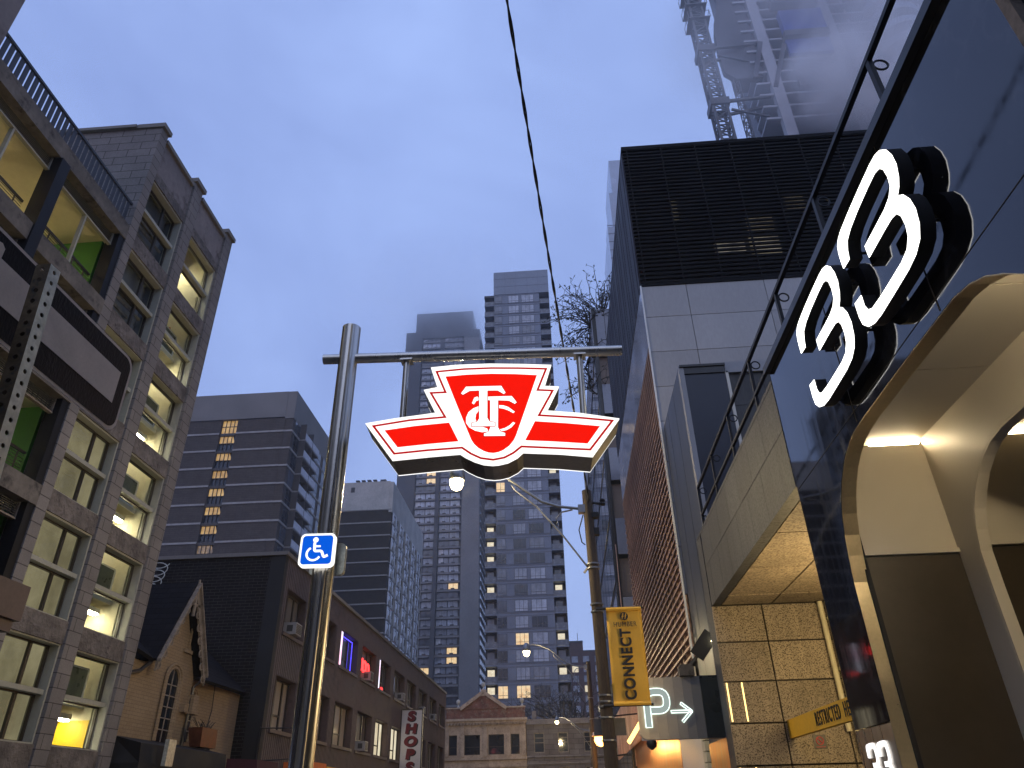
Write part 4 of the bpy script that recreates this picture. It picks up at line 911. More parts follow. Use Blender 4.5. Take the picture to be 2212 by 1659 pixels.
# ------------------------------------------------------------------ wood poles with street lamps
def street_pole(x, y, lab, arm_lab, top, seed, full=True, dx=0):
    t = thing('utility_pole', lab, 'pole', (x, y, 0), 'wood poles along the pavement')
    MB().tube([(x + dx, y, 0), (x + dx * .5, y, top * .5), (x, y, top)], [.118, .108, .092], 14).build('shaft', MT['woodpole'], t, True)
    b = MB()
    for z in ((5.42, 5.5, 4.62, 4.75, 3.02, 3.1, 3.2, 2.85, 2.5) if full else (5.4, 4.6)):
        b.lathe([(.117, 0), (.122, .004), (.122, .026), (.117, .030)], (x + dx * (1 - z / top), y, z), 14)
    b.split('strap', MT['polesteel'], t)
    if full:
        g = MB(); g.box(x + .06, x + .2, y - .1, y + .05, 6.42, 6.52); g.tube([(x + .1, y, 6.75), (x + .32, y, 6.7)], .025, 6); g.lathe([(.03, 0), (.06, .03), (.035, .07), (.06, .11), (.03, .14)], (x + .3, y, 6.68), 8)
        g.tube([(x - .1, y - .02, 6.5), (x - .2, y, 6.2), (x - .16, y, 5.95), (x - .1, y, 5.9)], .012, 5); g.box(x + .09, x + .19, y - .06, y + .06, 6.08, 6.22); g.build('line_hardware', MT['cable'], t)
    l = thing('street_lamp', arm_lab, 'street lamp', (x, y, 6.6), 'street lamps on the wood poles')
    o = (x, 0, 0); A = [(-.08, 6.62), (-.25, 6.65), (-.57, 6.70), (-.9, 6.82), (-1.26, 7.1), (-1.62, 7.40), (-2.0, 7.58), (-2.3, 7.635), (-2.5, 7.61)]
    MB().tube([(x + a, y, z) for a, z in A], .031, 8).build('arm', MT['polesteel'], l, True)
    w = MB(); w.tube([(x - .08, y, 5.46), (x - .55, y, 6.15), (x - 1.0, y, 6.72), (x - 1.42, y, 7.08), (x - 1.5, y, 7.2)], .019, 6); w.tube([(x - .3, y, 6.62), (x - .52, y, 6.58), (x - .62, y, 6.46), (x - .6, y, 6.3)], .017, 6)
    w.box(x - .19, x - .05, y - .07, y + .07, 6.54, 6.70); w.tube([(x - .08, y, 5.46), (x - .16, y, 5.36)], .025, 6); w.build('brace', MT['polesteel'], l)
    hx = x - 2.62
    MB().lathe([(.05, .34), (.10, .30), (.16, .18), (.17, .05), (.15, .0)], (hx, y, 7.36), 14).build('lamp_head', MT['polesteel'], l, True)
    MB().lathe([(.145, 0), (.135, -.09), (.10, -.17), (.03, -.21)], (hx, y, 7.355), 16).build('bulb_glass', MT['streetlamp_e'], l, True)
    plight('street_lamp_light', (hx, y, 7.02), (1.0, .78, .42), 700 if y < 20 else 480 if y < 50 else 1000, .14, l)
    return t
street_pole(.62, 13.5, 'tall brown wood pole beside the yellow banner', 'street lamp glowing just under the red and white winged sign', 7.0, 1, True, .09)
street_pole(1.0, 32.5, 'thin bare wood pole with a lamp arm in front of the glass tower', 'street lamp glowing in front of the glass tower', 6.85, 2, False)
street_pole(1.75, 63.0, 'short looking wood pole in front of the grey stone building', 'street lamp glowing in front of the grey stone building', 6.9, 3, False)
# overhead cable, twisted
w = MB(); A, Bq = Vector((.66, 13.5, 6.75)), Vector((-1.2, -6.0, 11.4)); n = 160
def cat(tq): p = A.lerp(Bq, tq); p.z -= 4 * .28 * tq * (1 - tq); return p
for ph in (0, math.pi):
    w.tube([cat(i / n) + Vector((math.cos(i * .9 + ph) * .011, 0, math.sin(i * .9 + ph) * .011)) for i in range(n + 1)], .011, 5)
tag(w.build('overhead_cable', MT['cable']), 'twisted black overhead cable running up across the sky from the wood pole', 'cable')
# banner
bn = thing('street_banner', 'yellow street banner reading CONNECT with a round emblem and HUMBER', 'banner', (.98, 13.5, 3))
xa, xb, zb, zt = .80, 1.43, 3.04, 4.66
w = MB(); nx, nz = 10, 26
def bpt(i, j):
    u = i / nx; v = j / nz; s = math.sin(v * math.pi)
    return (xa + (xb - xa) * u, 13.38 + .018 * math.sin(u * 5 + v * 7) * s + .012 * math.sin(v * 15 + u * 2) + .02 * s * u, zb + (zt - zb) * v)
for i in range(nx):
    for j in range(nz): w.poly([bpt(i, j), bpt(i + 1, j), bpt(i + 1, j + 1), bpt(i, j + 1)])
cl = w.build('cloth', MT['banner'], bn, True); bmx = bmesh.new(); bmx.from_mesh(cl.data); bmesh.ops.remove_doubles(bmx, verts=bmx.verts, dist=.0005); bmesh.ops.recalc_face_normals(bmx, faces=bmx.faces); bmx.to_mesh(cl.data); bmx.free()
sm = cl.modifiers.new('thick', 'SOLIDIFY'); sm.thickness = .004
w = MB()
for z in (zt, zb): w.tube([(.62, 13.38, z), (xb + .04, 13.38, z)], .022, 8)
w.build('banner_rod', MT['ink'], bn)
w = MB(); w.tube([(xa, 13.372, zt - .02), (xb, 13.372, zt - .02)], .035, 8); w.tube([(xa, 13.372, zb + .02), (xb, 13.372, zb + .02)], .035, 8); w.build('hem', MT['banner'], bn)
yt = 13.335
text('lettering', 'CONNECT', .265, (1.115, yt, 3.70), (0, 0, 1), (-1, 0, 0), .006, MT['ink'], bn, .84, bold=.009, spacing=1.12)
text('lettering', 'HUMBER', .115, (1.115, yt, 4.36), (1, 0, 0), (0, 0, 1), .006, MT['ink'], bn, .86, bold=.0, spacing=1.12)
w = MB(); c = (1.11, yt, 4.505)
w.prism([(c[0] + .072 * math.cos(a), yt, c[2] + .072 * math.sin(a)) for a in [j * math.pi / 14 for j in range(28)]], (0, .006, 0)); em = w.build('emblem', MT['ink'], bn)
w = MB(); 
for a, b, wd in (((-.038, -.05), (-.012, .05), .014), ((.014, -.052), (.040, .05), .014), ((-.05, -.012), (.05, .012), .010)): w.bar((c[0] + a[0], yt - .004, c[2] + a[1]), (c[0] + b[0], yt - .004, c[2] + b[1]), wd, .004)
w.build('emblem_letter', MT['banner'], em)
# blank sign backs on the pole
sb = thing('traffic_sign', 'blank grey back of a traffic sign strapped to the tall wood pole', 'sign', (.68, 13.6, 2.7))
w = MB(); w.box(.44, .99, 13.66, 13.67, 2.60, 2.87); w.build('plate', mat('sign_back_grey', (.17, .16, .155), .6, .3), sb)
MB().tube([(.62, 13.64, 2.55), (.62, 13.64, 2.95)], .02, 6).build('bracket', MT['galv'], sb)

# ------------------------------------------------------------------ transit sign on its steel pole
TH = R(2.7); U = Vector((math.cos(TH), math.sin(TH), 0)); N = Vector((math.sin(TH), -math.cos(TH), 0)); P0 = Vector((-1.70, 5.0, 0)); ZV = Vector((0, 0, 1))
def sp(u, z, off=0.0): return P0 + U * u + N * off + ZV * z
pole = thing('sign_post', 'tall polished steel post with a long crossbar carrying the red and white sign', 'post', (-1.7, 5, 0))
w = MB(); w.tube([sp(.0, 0), sp(.012, 5.205)], .078, 28); w.build('shaft', MT['steel'], pole, True)
w = MB()
for a in (-.030, .030): w.tube([sp(a - .004, .3, .070), sp(a + .008, 5.19, .070)], .013, 8)
w.split('channel_rib', MT['steel'], pole, True)
w = MB(); w.tube([sp(-.197, 4.891), sp(2.325, 4.891)], .043, 20); w.build('crossbar', MT['steel'], pole, True)
for a in (.512, 1.965): MB().tube([sp(a, 4.86), sp(a - .004, 4.18)], .027, 14).build('hanger', MT['steel'], pole, True)
w = MB()
for a in (.512, 1.965): w.box(P0.x + a - .05, P0.x + a + .05, P0.y + a * .047 - .05, P0.y + a * .047 + .05, 4.838, 4.85)
w.split('hanger_flange', MT['steel'], pole)
OUT = [(0.245, 4.191), (0.475, 4.228), (0.668, 4.251), (0.79, 4.267), (0.691, 4.477), (0.798, 4.498), (0.739, 4.686), (0.945, 4.704), (1.221, 4.706), (1.476, 4.693), (1.718, 4.676), (1.657, 4.48), (1.77, 4.47), (1.667, 4.257), (1.919, 4.227), (2.222, 4.167), (1.991, 3.851), (1.748, 3.881), (1.469, 3.901), (1.424, 3.859), (1.353, 3.821), (1.285, 3.806), (1.236, 3.803), (1.168, 3.812), (1.099, 3.838), (1.03, 3.876), (0.99, 3.905), (0.764, 3.891), (0.478, 3.868)]
LINE = [(0.312, 4.163), (0.589, 4.205), (0.868, 4.224), (0.748, 4.445), (0.865, 4.447), (0.788, 4.642), (1.009, 4.659), (1.231, 4.661), (1.453, 4.652), (1.674, 4.638), (1.598, 4.443), (1.717, 4.433), (1.6, 4.215), (1.886, 4.187), (2.165, 4.149), (1.976, 3.909), (1.456, 3.951), (1.394, 3.9), (1.325, 3.863), (1.241, 3.848), (1.148, 3.864), (1.074, 3.903), (1.004, 3.956), (0.742, 3.943), (0.489, 3.922)]
LBAR = [(0.401, 4.123), (0.642, 4.154), (0.9, 4.174), (0.976, 4.011), (0.75, 3.996), (0.511, 3.975)]
RBAR = [(1.567, 4.164), (1.813, 4.138), (2.066, 4.105), (1.96, 3.96), (1.714, 3.985), (1.487, 4.003)]
MID = [(0.861, 4.593), (1.031, 4.605), (1.231, 4.607), (1.421, 4.597), (1.598, 4.581), (1.506, 4.307), (1.418, 4.048), (1.400, 4.008), (1.365, 3.962), (1.316, 3.925), (1.28, 3.91), (1.242, 3.904), (1.205, 3.909), (1.168, 3.924), (1.125, 3.953), (1.095, 3.985), (1.073, 4.024), (0.968, 4.302)]
T1 = [(0.99, 4.429), (1.029, 4.489), (1.31, 4.487), (1.343, 4.423), (1.329, 4.411), (1.282, 4.445), (1.199, 4.448), (1.198, 4.202), (1.216, 4.169), (1.256, 4.16), (1.256, 4.129), (1.079, 4.132), (1.079, 4.162), (1.119, 4.17), (1.135, 4.2), (1.134, 4.45), (1.059, 4.45), (1.005, 4.416)]
T2 = [(1.204, 4.393), (1.392, 4.392), (1.43, 4.333), (1.414, 4.321), (1.368, 4.351), (1.283, 4.357), (1.28, 4.119), (1.298, 4.082), (1.335, 4.067), (1.334, 4.044), (1.172, 4.047), (1.172, 4.069), (1.206, 4.082), (1.22, 4.116), (1.221, 4.359), (1.204, 4.36)]
CS = [[(1.129, 4.31), (1.086, 4.292), (1.05, 4.259), (1.032, 4.213), (1.032, 4.167), (1.057, 4.127), (1.102, 4.097), (1.158, 4.081), (1.204, 4.086), (1.198, 4.111), (1.158, 4.129), (1.119, 4.161), (1.105, 4.199), (1.11, 4.242), (1.129, 4.267)],
      [(1.29, 4.314), (1.326, 4.311), (1.362, 4.296), (1.413, 4.252), (1.401, 4.24), (1.366, 4.263), (1.326, 4.282), (1.29, 4.289)],
      [(1.294, 4.101), (1.333, 4.112), (1.369, 4.133), (1.398, 4.163), (1.413, 4.152), (1.384, 4.116), (1.343, 4.092), (1.306, 4.085)],
      [(1.077, 4.34), (1.095, 4.389), (1.118, 4.398), (1.128, 4.39), (1.129, 4.364), (1.111, 4.358), (1.092, 4.328)]]
ts = thing('transit_sign', 'illuminated red and white winged sign with white interlaced TTC letters hanging from the steel crossbar', 'sign', tuple(sp(1.23, 3.8)))
FO = .150
def flat(pts, off, th=.0015): return [sp(a, b, off) for a, b in pts], N * -th
def grow_poly(pts, g):
    c = []
    n = len(pts); area = sum(pts[i][0] * pts[(i + 1) % n][1] - pts[(i + 1) % n][0] * pts[i][1] for i in range(n)); s = 1 if area > 0 else -1
    for i in range(n):
        a, b, d = Vector(pts[i - 1]), Vector(pts[i]), Vector(pts[(i + 1) % n]); e1 = (b - a).normalized(); e2 = (d - b).normalized()
        n1 = Vector((e1.y, -e1.x)) * s; n2 = Vector((e2.y, -e2.x)) * s; m_ = (n1 + n2); 
        m_ = m_.normalized() / max(.35, m_.normalized().dot(n1)) if m_.length > 1e-4 else n1
        c.append(tuple(b + m_ * g))
    return c
w = MB(); w.prism([sp(a, b, FO - .016) for a, b in OUT], N * -(FO * 2 - .032)); w.build('sign_box', MT['signbox'], ts)
w = MB(); w.prism([sp(a, b, FO) for a, b in OUT], N * -.0155); w.prism([sp(a, b, -FO + .0155) for a, b in OUT], N * -.0155); w.build('sign_face', MT['white_e'], ts)
w = MB(); 
for pl_ in (MID, LBAR, RBAR): w.prism(*flat(pl_, FO + .0025))
fo = w.build('red_field', MT['red_e'], ts)
def closed_line(mb, pts, wd, off):
    n = len(pts); a = grow_poly(pts, wd / 2); b = grow_poly(pts, -wd / 2)
    for i in range(n):
        j = (i + 1) % n; mb.prism([sp(*a[i], off), sp(*a[j], off), sp(*b[j], off), sp(*b[i], off)], N * -.001)
w = MB(); closed_line(w, LINE, .0165, FO + .0025); w.build('red_border', MT['redline_e'], ts)
w = MB()
for c in CS: w.prism(*flat(c, FO + .0045))
w.prism(*flat(T2, FO + .0070)); w.prism(*flat(T1, FO + .0095)); w.build('monogram', MT['white_e'], ts)
w = MB(); w.prism(*flat(grow_poly(T2, .005), FO + .0060, .0008)); w.prism(*flat(grow_poly(T1, .005), FO + .0085, .0008)); w.build('monogram_outline', MT['redline_e'], ts)
# grime and drips along the lower edge of the box
# accessibility sign
ac = thing('accessibility_sign', 'glowing blue and white wheelchair sign fixed low on the steel post', 'sign', tuple(sp(-.02, 3.07)))
def rrect(u0, u1, z0, z1, r, n=6):
    P = []
    for cx, cz, a0 in ((u1 - r, z1 - r, 0), (u0 + r, z1 - r, 90), (u0 + r, z0 + r, 180), (u1 - r, z0 + r, 270)):
        for k in range(n + 1): a = R(a0 + 90 * k / n); P.append((cx + r * math.cos(a), cz + r * math.sin(a)))
    return P
au0, au1, az0, az1 = -.145, .105, 3.078, 3.318
w = MB(); w.prism([sp(a, b, .128) for a, b in rrect(au0, au1, az0, az1, .035)], N * -.04); w.build('housing', MT['white_e'], ac)
w = MB(); w.prism(*flat(rrect(au0 + .016, au1 - .016, az0 + .016, az1 - .016, .024), .131)); w.build('blue_face', MT['blue_e'], ac)
def am(x, y): return sp(au0 + (au1 - au0) * x, az0 + (az1 - az0) * y, .1335)
w = MB()
w.prism([am(.44 + .078 * math.cos(a), .80 + .08 * math.sin(a)) for a in [j * math.pi / 10 for j in range(20)]], N * -.0015)
ribbon(w, [(.42, .72), (.435, .46), (.64, .46), (.715, .27), (.83, .33)], .075, .05, am, N * -.0015)
ribbon(w, [(.42, .60), (.60, .60)], .055, 0, lambda a, b: am(a, b) + N * .0012, N * -.0015)
pts = [(.42 + .195 * math.cos(R(a)), .375 + .195 * math.sin(R(a))) for a in range(118, 345, 12)]
ribbon(w, pts, .06, 0, lambda a, b: am(a, b) + N * .0024, N * -.0015); w.build('symbol', MT['white_e'], ac)
w = MB(); w.prism([sp(a, b, -.088) for a, b in rrect(au0 + .02, au1 + .025, az0 + .0, az1 - .005, .035)], N * -.045); w.tube([sp(0, 3.2, .09), sp(0, 3.2, -.09)], .02, 8); w.build('back_box', MT['galv'], ac)

# ------------------------------------------------------------------ one-way sign on a perforated square post (close by)
ow = thing('street_sign', 'wet black street sign with a broad white arrow shaft on a perforated square post', 'sign', (-1.6, 1.75, 3))
def yz(x, pts): return [Vector((x, a, b)) for a, b in pts]
w = MB(); w.prism(yz(-1.6, rrect(1.30, 2.235, 2.80, 3.112, .05)), (-.003, 0, 0)); w.build('border', MT['greyface'], ow)
w = MB(); w.prism(yz(-1.598, rrect(1.312, 2.222, 2.812, 3.099, .042)), (-.0015, 0, 0)); w.build('black_face', MT['blackface'], ow)
w = MB(); w.prism(yz(-1.596, [(1.52, 2.897), (2.172, 2.897), (2.172, 3.025), (1.52, 3.025)]), (-.0015, 0, 0))
w.prism(yz(-1.596, [(1.52, 2.845), (1.52, 3.06), (1.505, 3.07), (1.485, 3.065), (1.36, 2.965), (1.36, 2.945), (1.485, 2.845), (1.505, 2.838)]), (-.0015, 0, 0)); w.build('arrow', MT['greyface'], ow)
pp = thing('sign_post', 'galvanised square post with rows of punched holes in front of the black street sign', 'post', (-1.5, 1.5, 0))
# tube with real holes: side strips between round-ish openings
ptop, pbot = Vector((-1.483, 1.572, 3.02)), Vector((-1.455, 1.80, .1)); axis = (pbot - ptop); L = axis.length; axis.normalize()
ey = (Vector((0, 1, 0)) - axis * axis.y).normalized(); ex = axis.cross(ey).normalized()
if ex.x < 0: ex = -ex
hw = .0225
def plate(mb, nrm, side):
    pitch = .0254 * 1.45; nH = int(L / pitch); r = .0058 * 1.25
    for i in range(nH):
        c = ptop + axis * ((i + .5) * pitch) + nrm * hw; ring = [c + (side * math.cos(a) + axis * math.sin(a)) * r for a in [R(45 + j * 30) for j in range(12)]]
        sq = []
        for j in range(12):
            a = R(45 + j * 30); k = 1 / max(abs(math.cos(a)), abs(math.sin(a))); sq.append(c + side * (math.cos(a) * k * hw) + axis * (math.sin(a) * k * pitch / 2))
        inn = [q - nrm * .003 for q in ring]
        mb._add(ring + sq + inn, [(j, (j + 1) % 12, 12 + (j + 1) % 12, 12 + j) for j in range(12)] + [(j, (j + 1) % 12, 24 + (j + 1) % 12, 24 + j) for j in range(12)])
w = MB(); plate(w, ex, ey); w.build('front_face', MT['galv'], pp)
w = MB(); plate(w, -ey, ex); w.build('side_face', MT['rustpost'], pp)
w = MB(); plate(w, -ex, ey); plate(w, ey, ex); w.build('rear_face', MT['rustpost'], pp)
tag(MB().box(-9.35, -9.25, 17.9, 18.25, 2.55, 3.1).build('sign_plate', MT['galv']), 'small tilted metal sign plate by the shop roof', 'sign')

# ------------------------------------------------------------------ entrance building: polished black wall with arched portal
en = thing('entrance_building', 'polished black stone entrance with a cream arched portal', 'building', (3.5, 5, 0))
ARCH = [(3.1, 3.55), (3.13, 3.80), (3.23, 4.03), (3.374, 4.15), (3.518, 4.245), (3.666, 4.305), (3.85, 4.34), (4.6, 4.35), (5.5, 4.345), (5.715, 4.33), (5.87, 4.30), (6.019, 4.245), (6.15, 4.17), (6.26, 4.08), (6.36, 3.97), (6.44, 3.84), (6.51, 3.66), (6.55, 3.48), (6.58, 3.25)]
w = MB(); w.prism(yz(2.6, [(7.41, 2.13), (7.41, 5.93), (2.53, 5.93), (2.53, 0), (3.1, 0)] + ARCH + [(6.58, 2.13)]), (.12, 0, 0)); w.build('wall_panel', MT['gloss'], en)
w = MB(); g_ = .004
for (a, b, c_, d) in ((2.53, 7.41, 4.457, 4.463),): w.box(2.597, 2.602, a, b, c_, d)
for y in (4.02, 5.62): w.box(2.597, 2.602, y - .006, y + .006, 4.36, 5.93)
w.build('panel_joint', MT['gap'], en)
w = MB(); w.box(2.6, 2.72, 6.58, 7.41, 0, 2.12); w.build('pillar_plinth', MT['steel'], en)
w = MB(); w.box(2.54, 2.75, 2.4, 7.44, 5.935, 6.02); w.build('parapet_cap', MT['black'], en)
# bronze lining of the arch
def lining(mb, path, x0, x1, th):
    for i in range(len(path) - 1):
        (a, b), (c, d) = path[i], path[i + 1]; v = Vector((c - a, d - b)).normalized(); n = Vector((-v.y, v.x)) * th
        mb.prism([(x0, a, b), (x0, c, d), (x0, c + n.x, d + n.y), (x0, a + n.x, b + n.y)], (x1 - x0, 0, 0))
full = [(3.1, 0)] + ARCH + [(6.58, 0)]
w = MB(); lining(w, [(a, b) for a, b in full][::-1], 2.604, 2.735, .006); w.build('arch_lining', MT['bronze'], en)
w = MB(); w.box(2.72, 2.76, 6.56, 6.60, 0, 4.62); w.build('shadow_gap', MT['blackmatte'], en)
CS_ = MT['creamstone']
w = MB(); w.box(2.765, 3.61, 6.60, 6.66, 3.53, 4.57); w.build('jamb_panel', CS_, en)
w = MB(); w.box(2.765, 3.61, 6.57, 6.66, 3.485, 3.525); w.build('jamb_trim', CS_, en)
w = MB(); w.box(2.765, 3.61, 6.605, 6.66, 0, 3.48); w.build('jamb_lower_panel', MT['darkpanel'], en)
w = MB()
for (a, b) in ((2.4, 4.115), (4.125, 5.235), (5.245, 6.70)): w.box(2.725, 3.62, a, b, 4.62, 4.70)
w.build('portal_ceiling', CS_, en)
ARCH2 = [(3.0, 3.3), (3.05, 3.66), (3.2, 3.95), (3.45, 4.11), (3.8, 4.165), (4.6, 4.165), (5.05, 4.165), (5.4, 4.16), (5.6, 4.13), (5.76, 4.07), (5.92, 3.98), (6.05, 3.87), (6.16, 3.74), (6.24, 3.58), (6.29, 3.4), (6.30, 3.1)]
w = MB(); w.prism(yz(3.6, [(6.60, 0), (6.60, 4.62), (2.4, 4.62), (2.4, 0), (3.0, 0)] + ARCH2 + [(6.30, 0)]), (.02, 0, 0)); w.build('inner_wall', CS_, en)
w = MB(); lining(w, ([(3.0, 0)] + ARCH2 + [(6.30, 0)])[::-1], 3.602, 3.70, .02); w.build('inner_arch_lining', CS_, en)
w = MB(); w.box(3.70, 5.2, 6.42, 6.48, 3.53, 4.54); w.build('inner_jamb_panel', CS_, en)
w = MB(); w.box(3.70, 5.2, 6.39, 6.48, 3.485, 3.525); w.build('inner_jamb_trim', CS_, en)
w = MB(); w.box(3.70, 5.2, 6.425, 6.48, 0, 3.48); w.build('inner_jamb_lower_panel', MT['darkpanel'], en)
w = MB(); w.box(3.63, 5.25, 2.4, 6.5, 4.60, 4.68); w.build('inner_ceiling', CS_, en)
w = MB(); w.box(5.2, 5.26, 2.4, 6.5, 0, 4.6); w.build('rear_panel', MT['darkpanel'], en)
w = MB(); w.box(2.72, 7.5, 2.53, 2.6, 0, 5.9); w.box(2.72, 7.5, 6.75, 7.35, 0, 5.9); w.box(2.72, 7.5, 2.53, 7.4, 5.6, 5.9); w.build('body_wall', MT['blackmatte'], en)
def strip(loc, lab, x0, x1, y, z, e):
    t = thing('light_strip', lab, 'light strip', loc, 'light strips in the arched portal'); MB().box(x0, x1, y - .014, y + .014, z - .012, z + .012).build('strip', e, t); return t
led = emit('portal_strip', (1.0, .79, .48), 75.0)
strip((3.36, 6.63, 4.60), 'bright warm light strip above the cream jamb of the outer arch', 3.12, 3.59, 6.63, 4.602, led)
strip((4.6, 6.45, 4.57), 'bright warm light strip inside the inner arch', 4.2, 5.15, 6.45, 4.58, led)
strip((3.3, 2.66, 4.585), 'unseen fill strip added above the near jamb of the outer arch', 2.8, 3.58, 2.66, 4.585, emit('portal_fill_strip', (1.0, .80, .50), 360.0))  # out-of-view fill light added to brighten the cream portal walls
pd = thing('ceiling_lamp', 'unseen fill lamp added in the cream ceiling of the portal', 'lamp', (3.15, 3.25, 4.6))  # lamp added outside the frame to warm the lower inner arch
MB().lathe([(.09, 0), (.09, .02), (.06, .025)], (3.15, 3.25, 4.595), 16).build('lamp_ring', MT['steel'], pd)
plight('portal_fill_light', (3.15, 3.25, 4.45), (1.0, .80, .50), 55, .08, pd)
# big lit numerals standing off the wall
THREE = [(0.003, 0.643), (0.0, 0.72), (0.003, 0.80), (0.021, 0.862), (0.07, 0.90), (0.144, 0.92), (0.345, 0.935), (0.6, 0.943), (0.825, 0.944), (0.92, 0.935), (0.995, 0.904), (1.054, 0.844), (1.092, 0.749), (1.100, 0.65), (1.072, 0.555), (1.035, 0.50), (0.987, 0.468), (1.044, 0.419), (1.09, 0.335), (1.107, 0.232), (1.086, 0.121), (1.032, 0.038), (0.936, -0.01), (0.80, -0.03), (0.524, -0.036), (0.30, -0.038), (0.18, -0.026), (0.085, 0.01), (0.020, 0.075), (0.0, 0.158), (0.0, 0.290), (0.127, 0.275), (0.125, 0.18), (0.155, 0.118), (0.222, 0.083), (0.372, 0.072), (0.566, 0.07), (0.763, 0.070), (0.871, 0.09), (0.933, 0.149), (0.952, 0.228), (0.944, 0.318), (0.905, 0.380), (0.832, 0.403), (0.709, 0.410), (0.409, 0.414), (0.405, 0.527), (0.626, 0.524), (0.796, 0.524), (0.895, 0.542), (0.953, 0.59), (0.966, 0.67), (0.951, 0.757), (0.908, 0.812), (0.834, 0.838), (0.694, 0.838), (0.468, 0.828), (0.295, 0.808), (0.19, 0.774), (0.150, 0.71), (0.131, 0.632)]
D3A = [(.06, .60), (.06, .80), (.94, .80), (.94, .46), (.38, .46)]
D3B = [(.80, .46), (.95, .46), (.95, .06), (.06, .06), (.06, .27)]
D3 = [D3A, D3B]
def numeral(yfar, zb, s, xf, wd, lab, depth, face, side, grp):
    t = thing('house_numeral', lab, 'numeral', (xf, yfar - s * .5, zb), grp)
    def mp(x0): return lambda a, b: Vector((x0, yfar - a * s, zb + b * s))
    w = MB(); b = MB()
    w.prism([(xf, yfar - a, zb + c) for a, c in THREE], (.006, 0, 0)); b.prism([(xf + .0065, yfar - a, zb + c) for a, c in THREE], (depth - .0065, 0, 0))
    f = w.build('lit_face', face, t); b.build('side_return', side, t, True)
    s_ = MB()
    for a, c in ((.06, .7), (.94, .65), (.95, .2), (.1, .06)): p = mp(xf + depth)(a, c); s_.tube([p, (2.6, p.y, p.z)], .012, 6)
    s_.build('standoff', side, t); return t
numeral(5.97, 4.65, 1.057, 2.43, .132, 'big lit white numeral 3 at the lower far end of the black wall', .11, MT['digit_e'], MT['blackmatte'], 'big lit numerals on the black wall')
numeral(4.715, 4.66, 1.057, 2.43, .132, 'big lit white numeral 3 nearer along the black wall, just above the portal arch', .11, MT['digit_e'], MT['blackmatte'], 'big lit numerals on the black wall')
for yf, lab in ((7.21, 'small lit numeral 3 on the steel pillar plinth, beside the stone wall'), (6.95, 'small lit numeral 3 on the steel pillar plinth, beside the portal')):
    t = thing('house_numeral', lab, 'numeral', (2.58, yf, 1.7), 'small lit numerals on the plinth')
    w = MB(); w.prism([(2.585, yf - a * .19, 1.665 + c * .36) for a, c in THREE], (.014, 0, 0))
    w.build('lit_face', MT['digit_e2'], t)
# older neighbour at the near end
nb = thing('near_facade', 'dark facade with pale mullions beside the near end of the black wall', 'building', (3, 1, 0))
w = MB(); w.box(2.62, 2.7, -6, 2.52, 0, 9); w.build('glazing', MT['pane'], nb)
w = MB()
for y in (2.44, 1.7, .9): w.box(2.56, 2.62, y, y + .07, 0, 9)
for z in (4.9, 5.4, 6.1, 6.8, 7.5): w.box(2.575, 2.62, -6, 2.52, z, z + .06)
w.build('mullion', MT['wood'], nb)

# ------------------------------------------------------------------ granite garage entrance
gb = thing('granite_garage_entrance', 'grey granite building with a warm lit speckled recess over a garage driveway', 'building', (4, 10, 0))
w = MB()
for i in range(7):
    ya = 7.44 + i * .772; w.box(2.6, 2.75, ya + .004, ya + .768, 5.205, 5.80)
    if i < 6: w.box(2.6, 2.75, ya + .39, ya + 1.154, 4.515, 5.195)
w.box(2.6, 2.75, 7.444, 7.826, 4.515, 5.195); w.box(2.6, 2.75, 12.466, 12.84, 4.515, 5.195)
w.build('fascia', MT['fascia'], gb)
w = MB(); w.box(2.63, 2.75, 7.44, 12.84, 4.52, 5.79); w.box(2.75, 9, 12.90, 13.3, 0, 5.75); w.box(2.76, 9, 7.44, 12.9, 4.60, 4.7); w.build('backing', MT['gap'], gb)
w = MB()
for i, x in enumerate((2.76, 3.62, 4.48, 5.34)):
    for j, y in enumerate((7.44, 9.02, 10.6, 12.2)): w.box(x + .014, x + .846, y + .014, (12.84 if j == 3 else y + 1.566), 4.525, 4.6)
w.build('soffit', MT['soffit'], gb)
w = MB(); zs = [4.515, 3.905, 3.285, 2.662, 2.062, 1.45, .84, .2]
xs_ = [2.60, 3.44, 4.42, 5.3, 6.2]
for i in range(7):
    o_ = 0 if i % 2 == 0 else -.0
    for j in range(4): w.box(xs_[j] + (.012 if j else 0), xs_[j + 1] - .012, 12.85, 12.90, zs[i + 1] + .013, zs[i] - .013)
w.build('granite_wall', MT['granite'], gb)
w = MB(); w.box(2.60, 2.75, 12.905, 13.38, 0, 5.80); w.build('pier', MT['fascia'], gb)
w = MB(); w.box(2.6, 9, 7.44, 13.3, 5.81, 5.86); w.build('terrace_slab', MT['fascia'], gb)
w = MB(); w.box(7.0, 7.2, 7.44, 12.84, 0, 4.5); w.build('driveway_wall', MT['concwall'], gb)
ls = thing('light_strip', 'two thin warm light slots in the speckled granite wall', 'light strip', (2.75, 12.85, 2.7))
w = MB()
for x in (2.625, 2.87): w.box(x, x + .022, 12.842, 12.848, 2.69, 3.27); w.box(x, x + .022, 12.842, 12.848, 1.6, 2.04)
w.split('slot', emit('slot_glow', (1.0, .72, .25), 2.6), ls)
dl = thing('ceiling_lamp', 'warm lamp recessed in the granite soffit over the driveway', 'lamp', (4.6, 10.2, 4.5))
MB().lathe([(.16, 0), (.16, .03), (.12, .035)], (4.6, 10.2, 4.485), 16).build('lamp_ring', MT['steel'], dl)
plight('driveway_light', (4.2, 9.6, 3.3), (1.0, .74, .37), 330, .9, dl)
w = MB(); w.tube([(4.50, 12.74, 4.5), (4.50, 12.74, 2.2)], .035, 10); w.tube([(4.39, 12.75, 4.5), (4.39, 12.75, 2.5)], .045, 10)
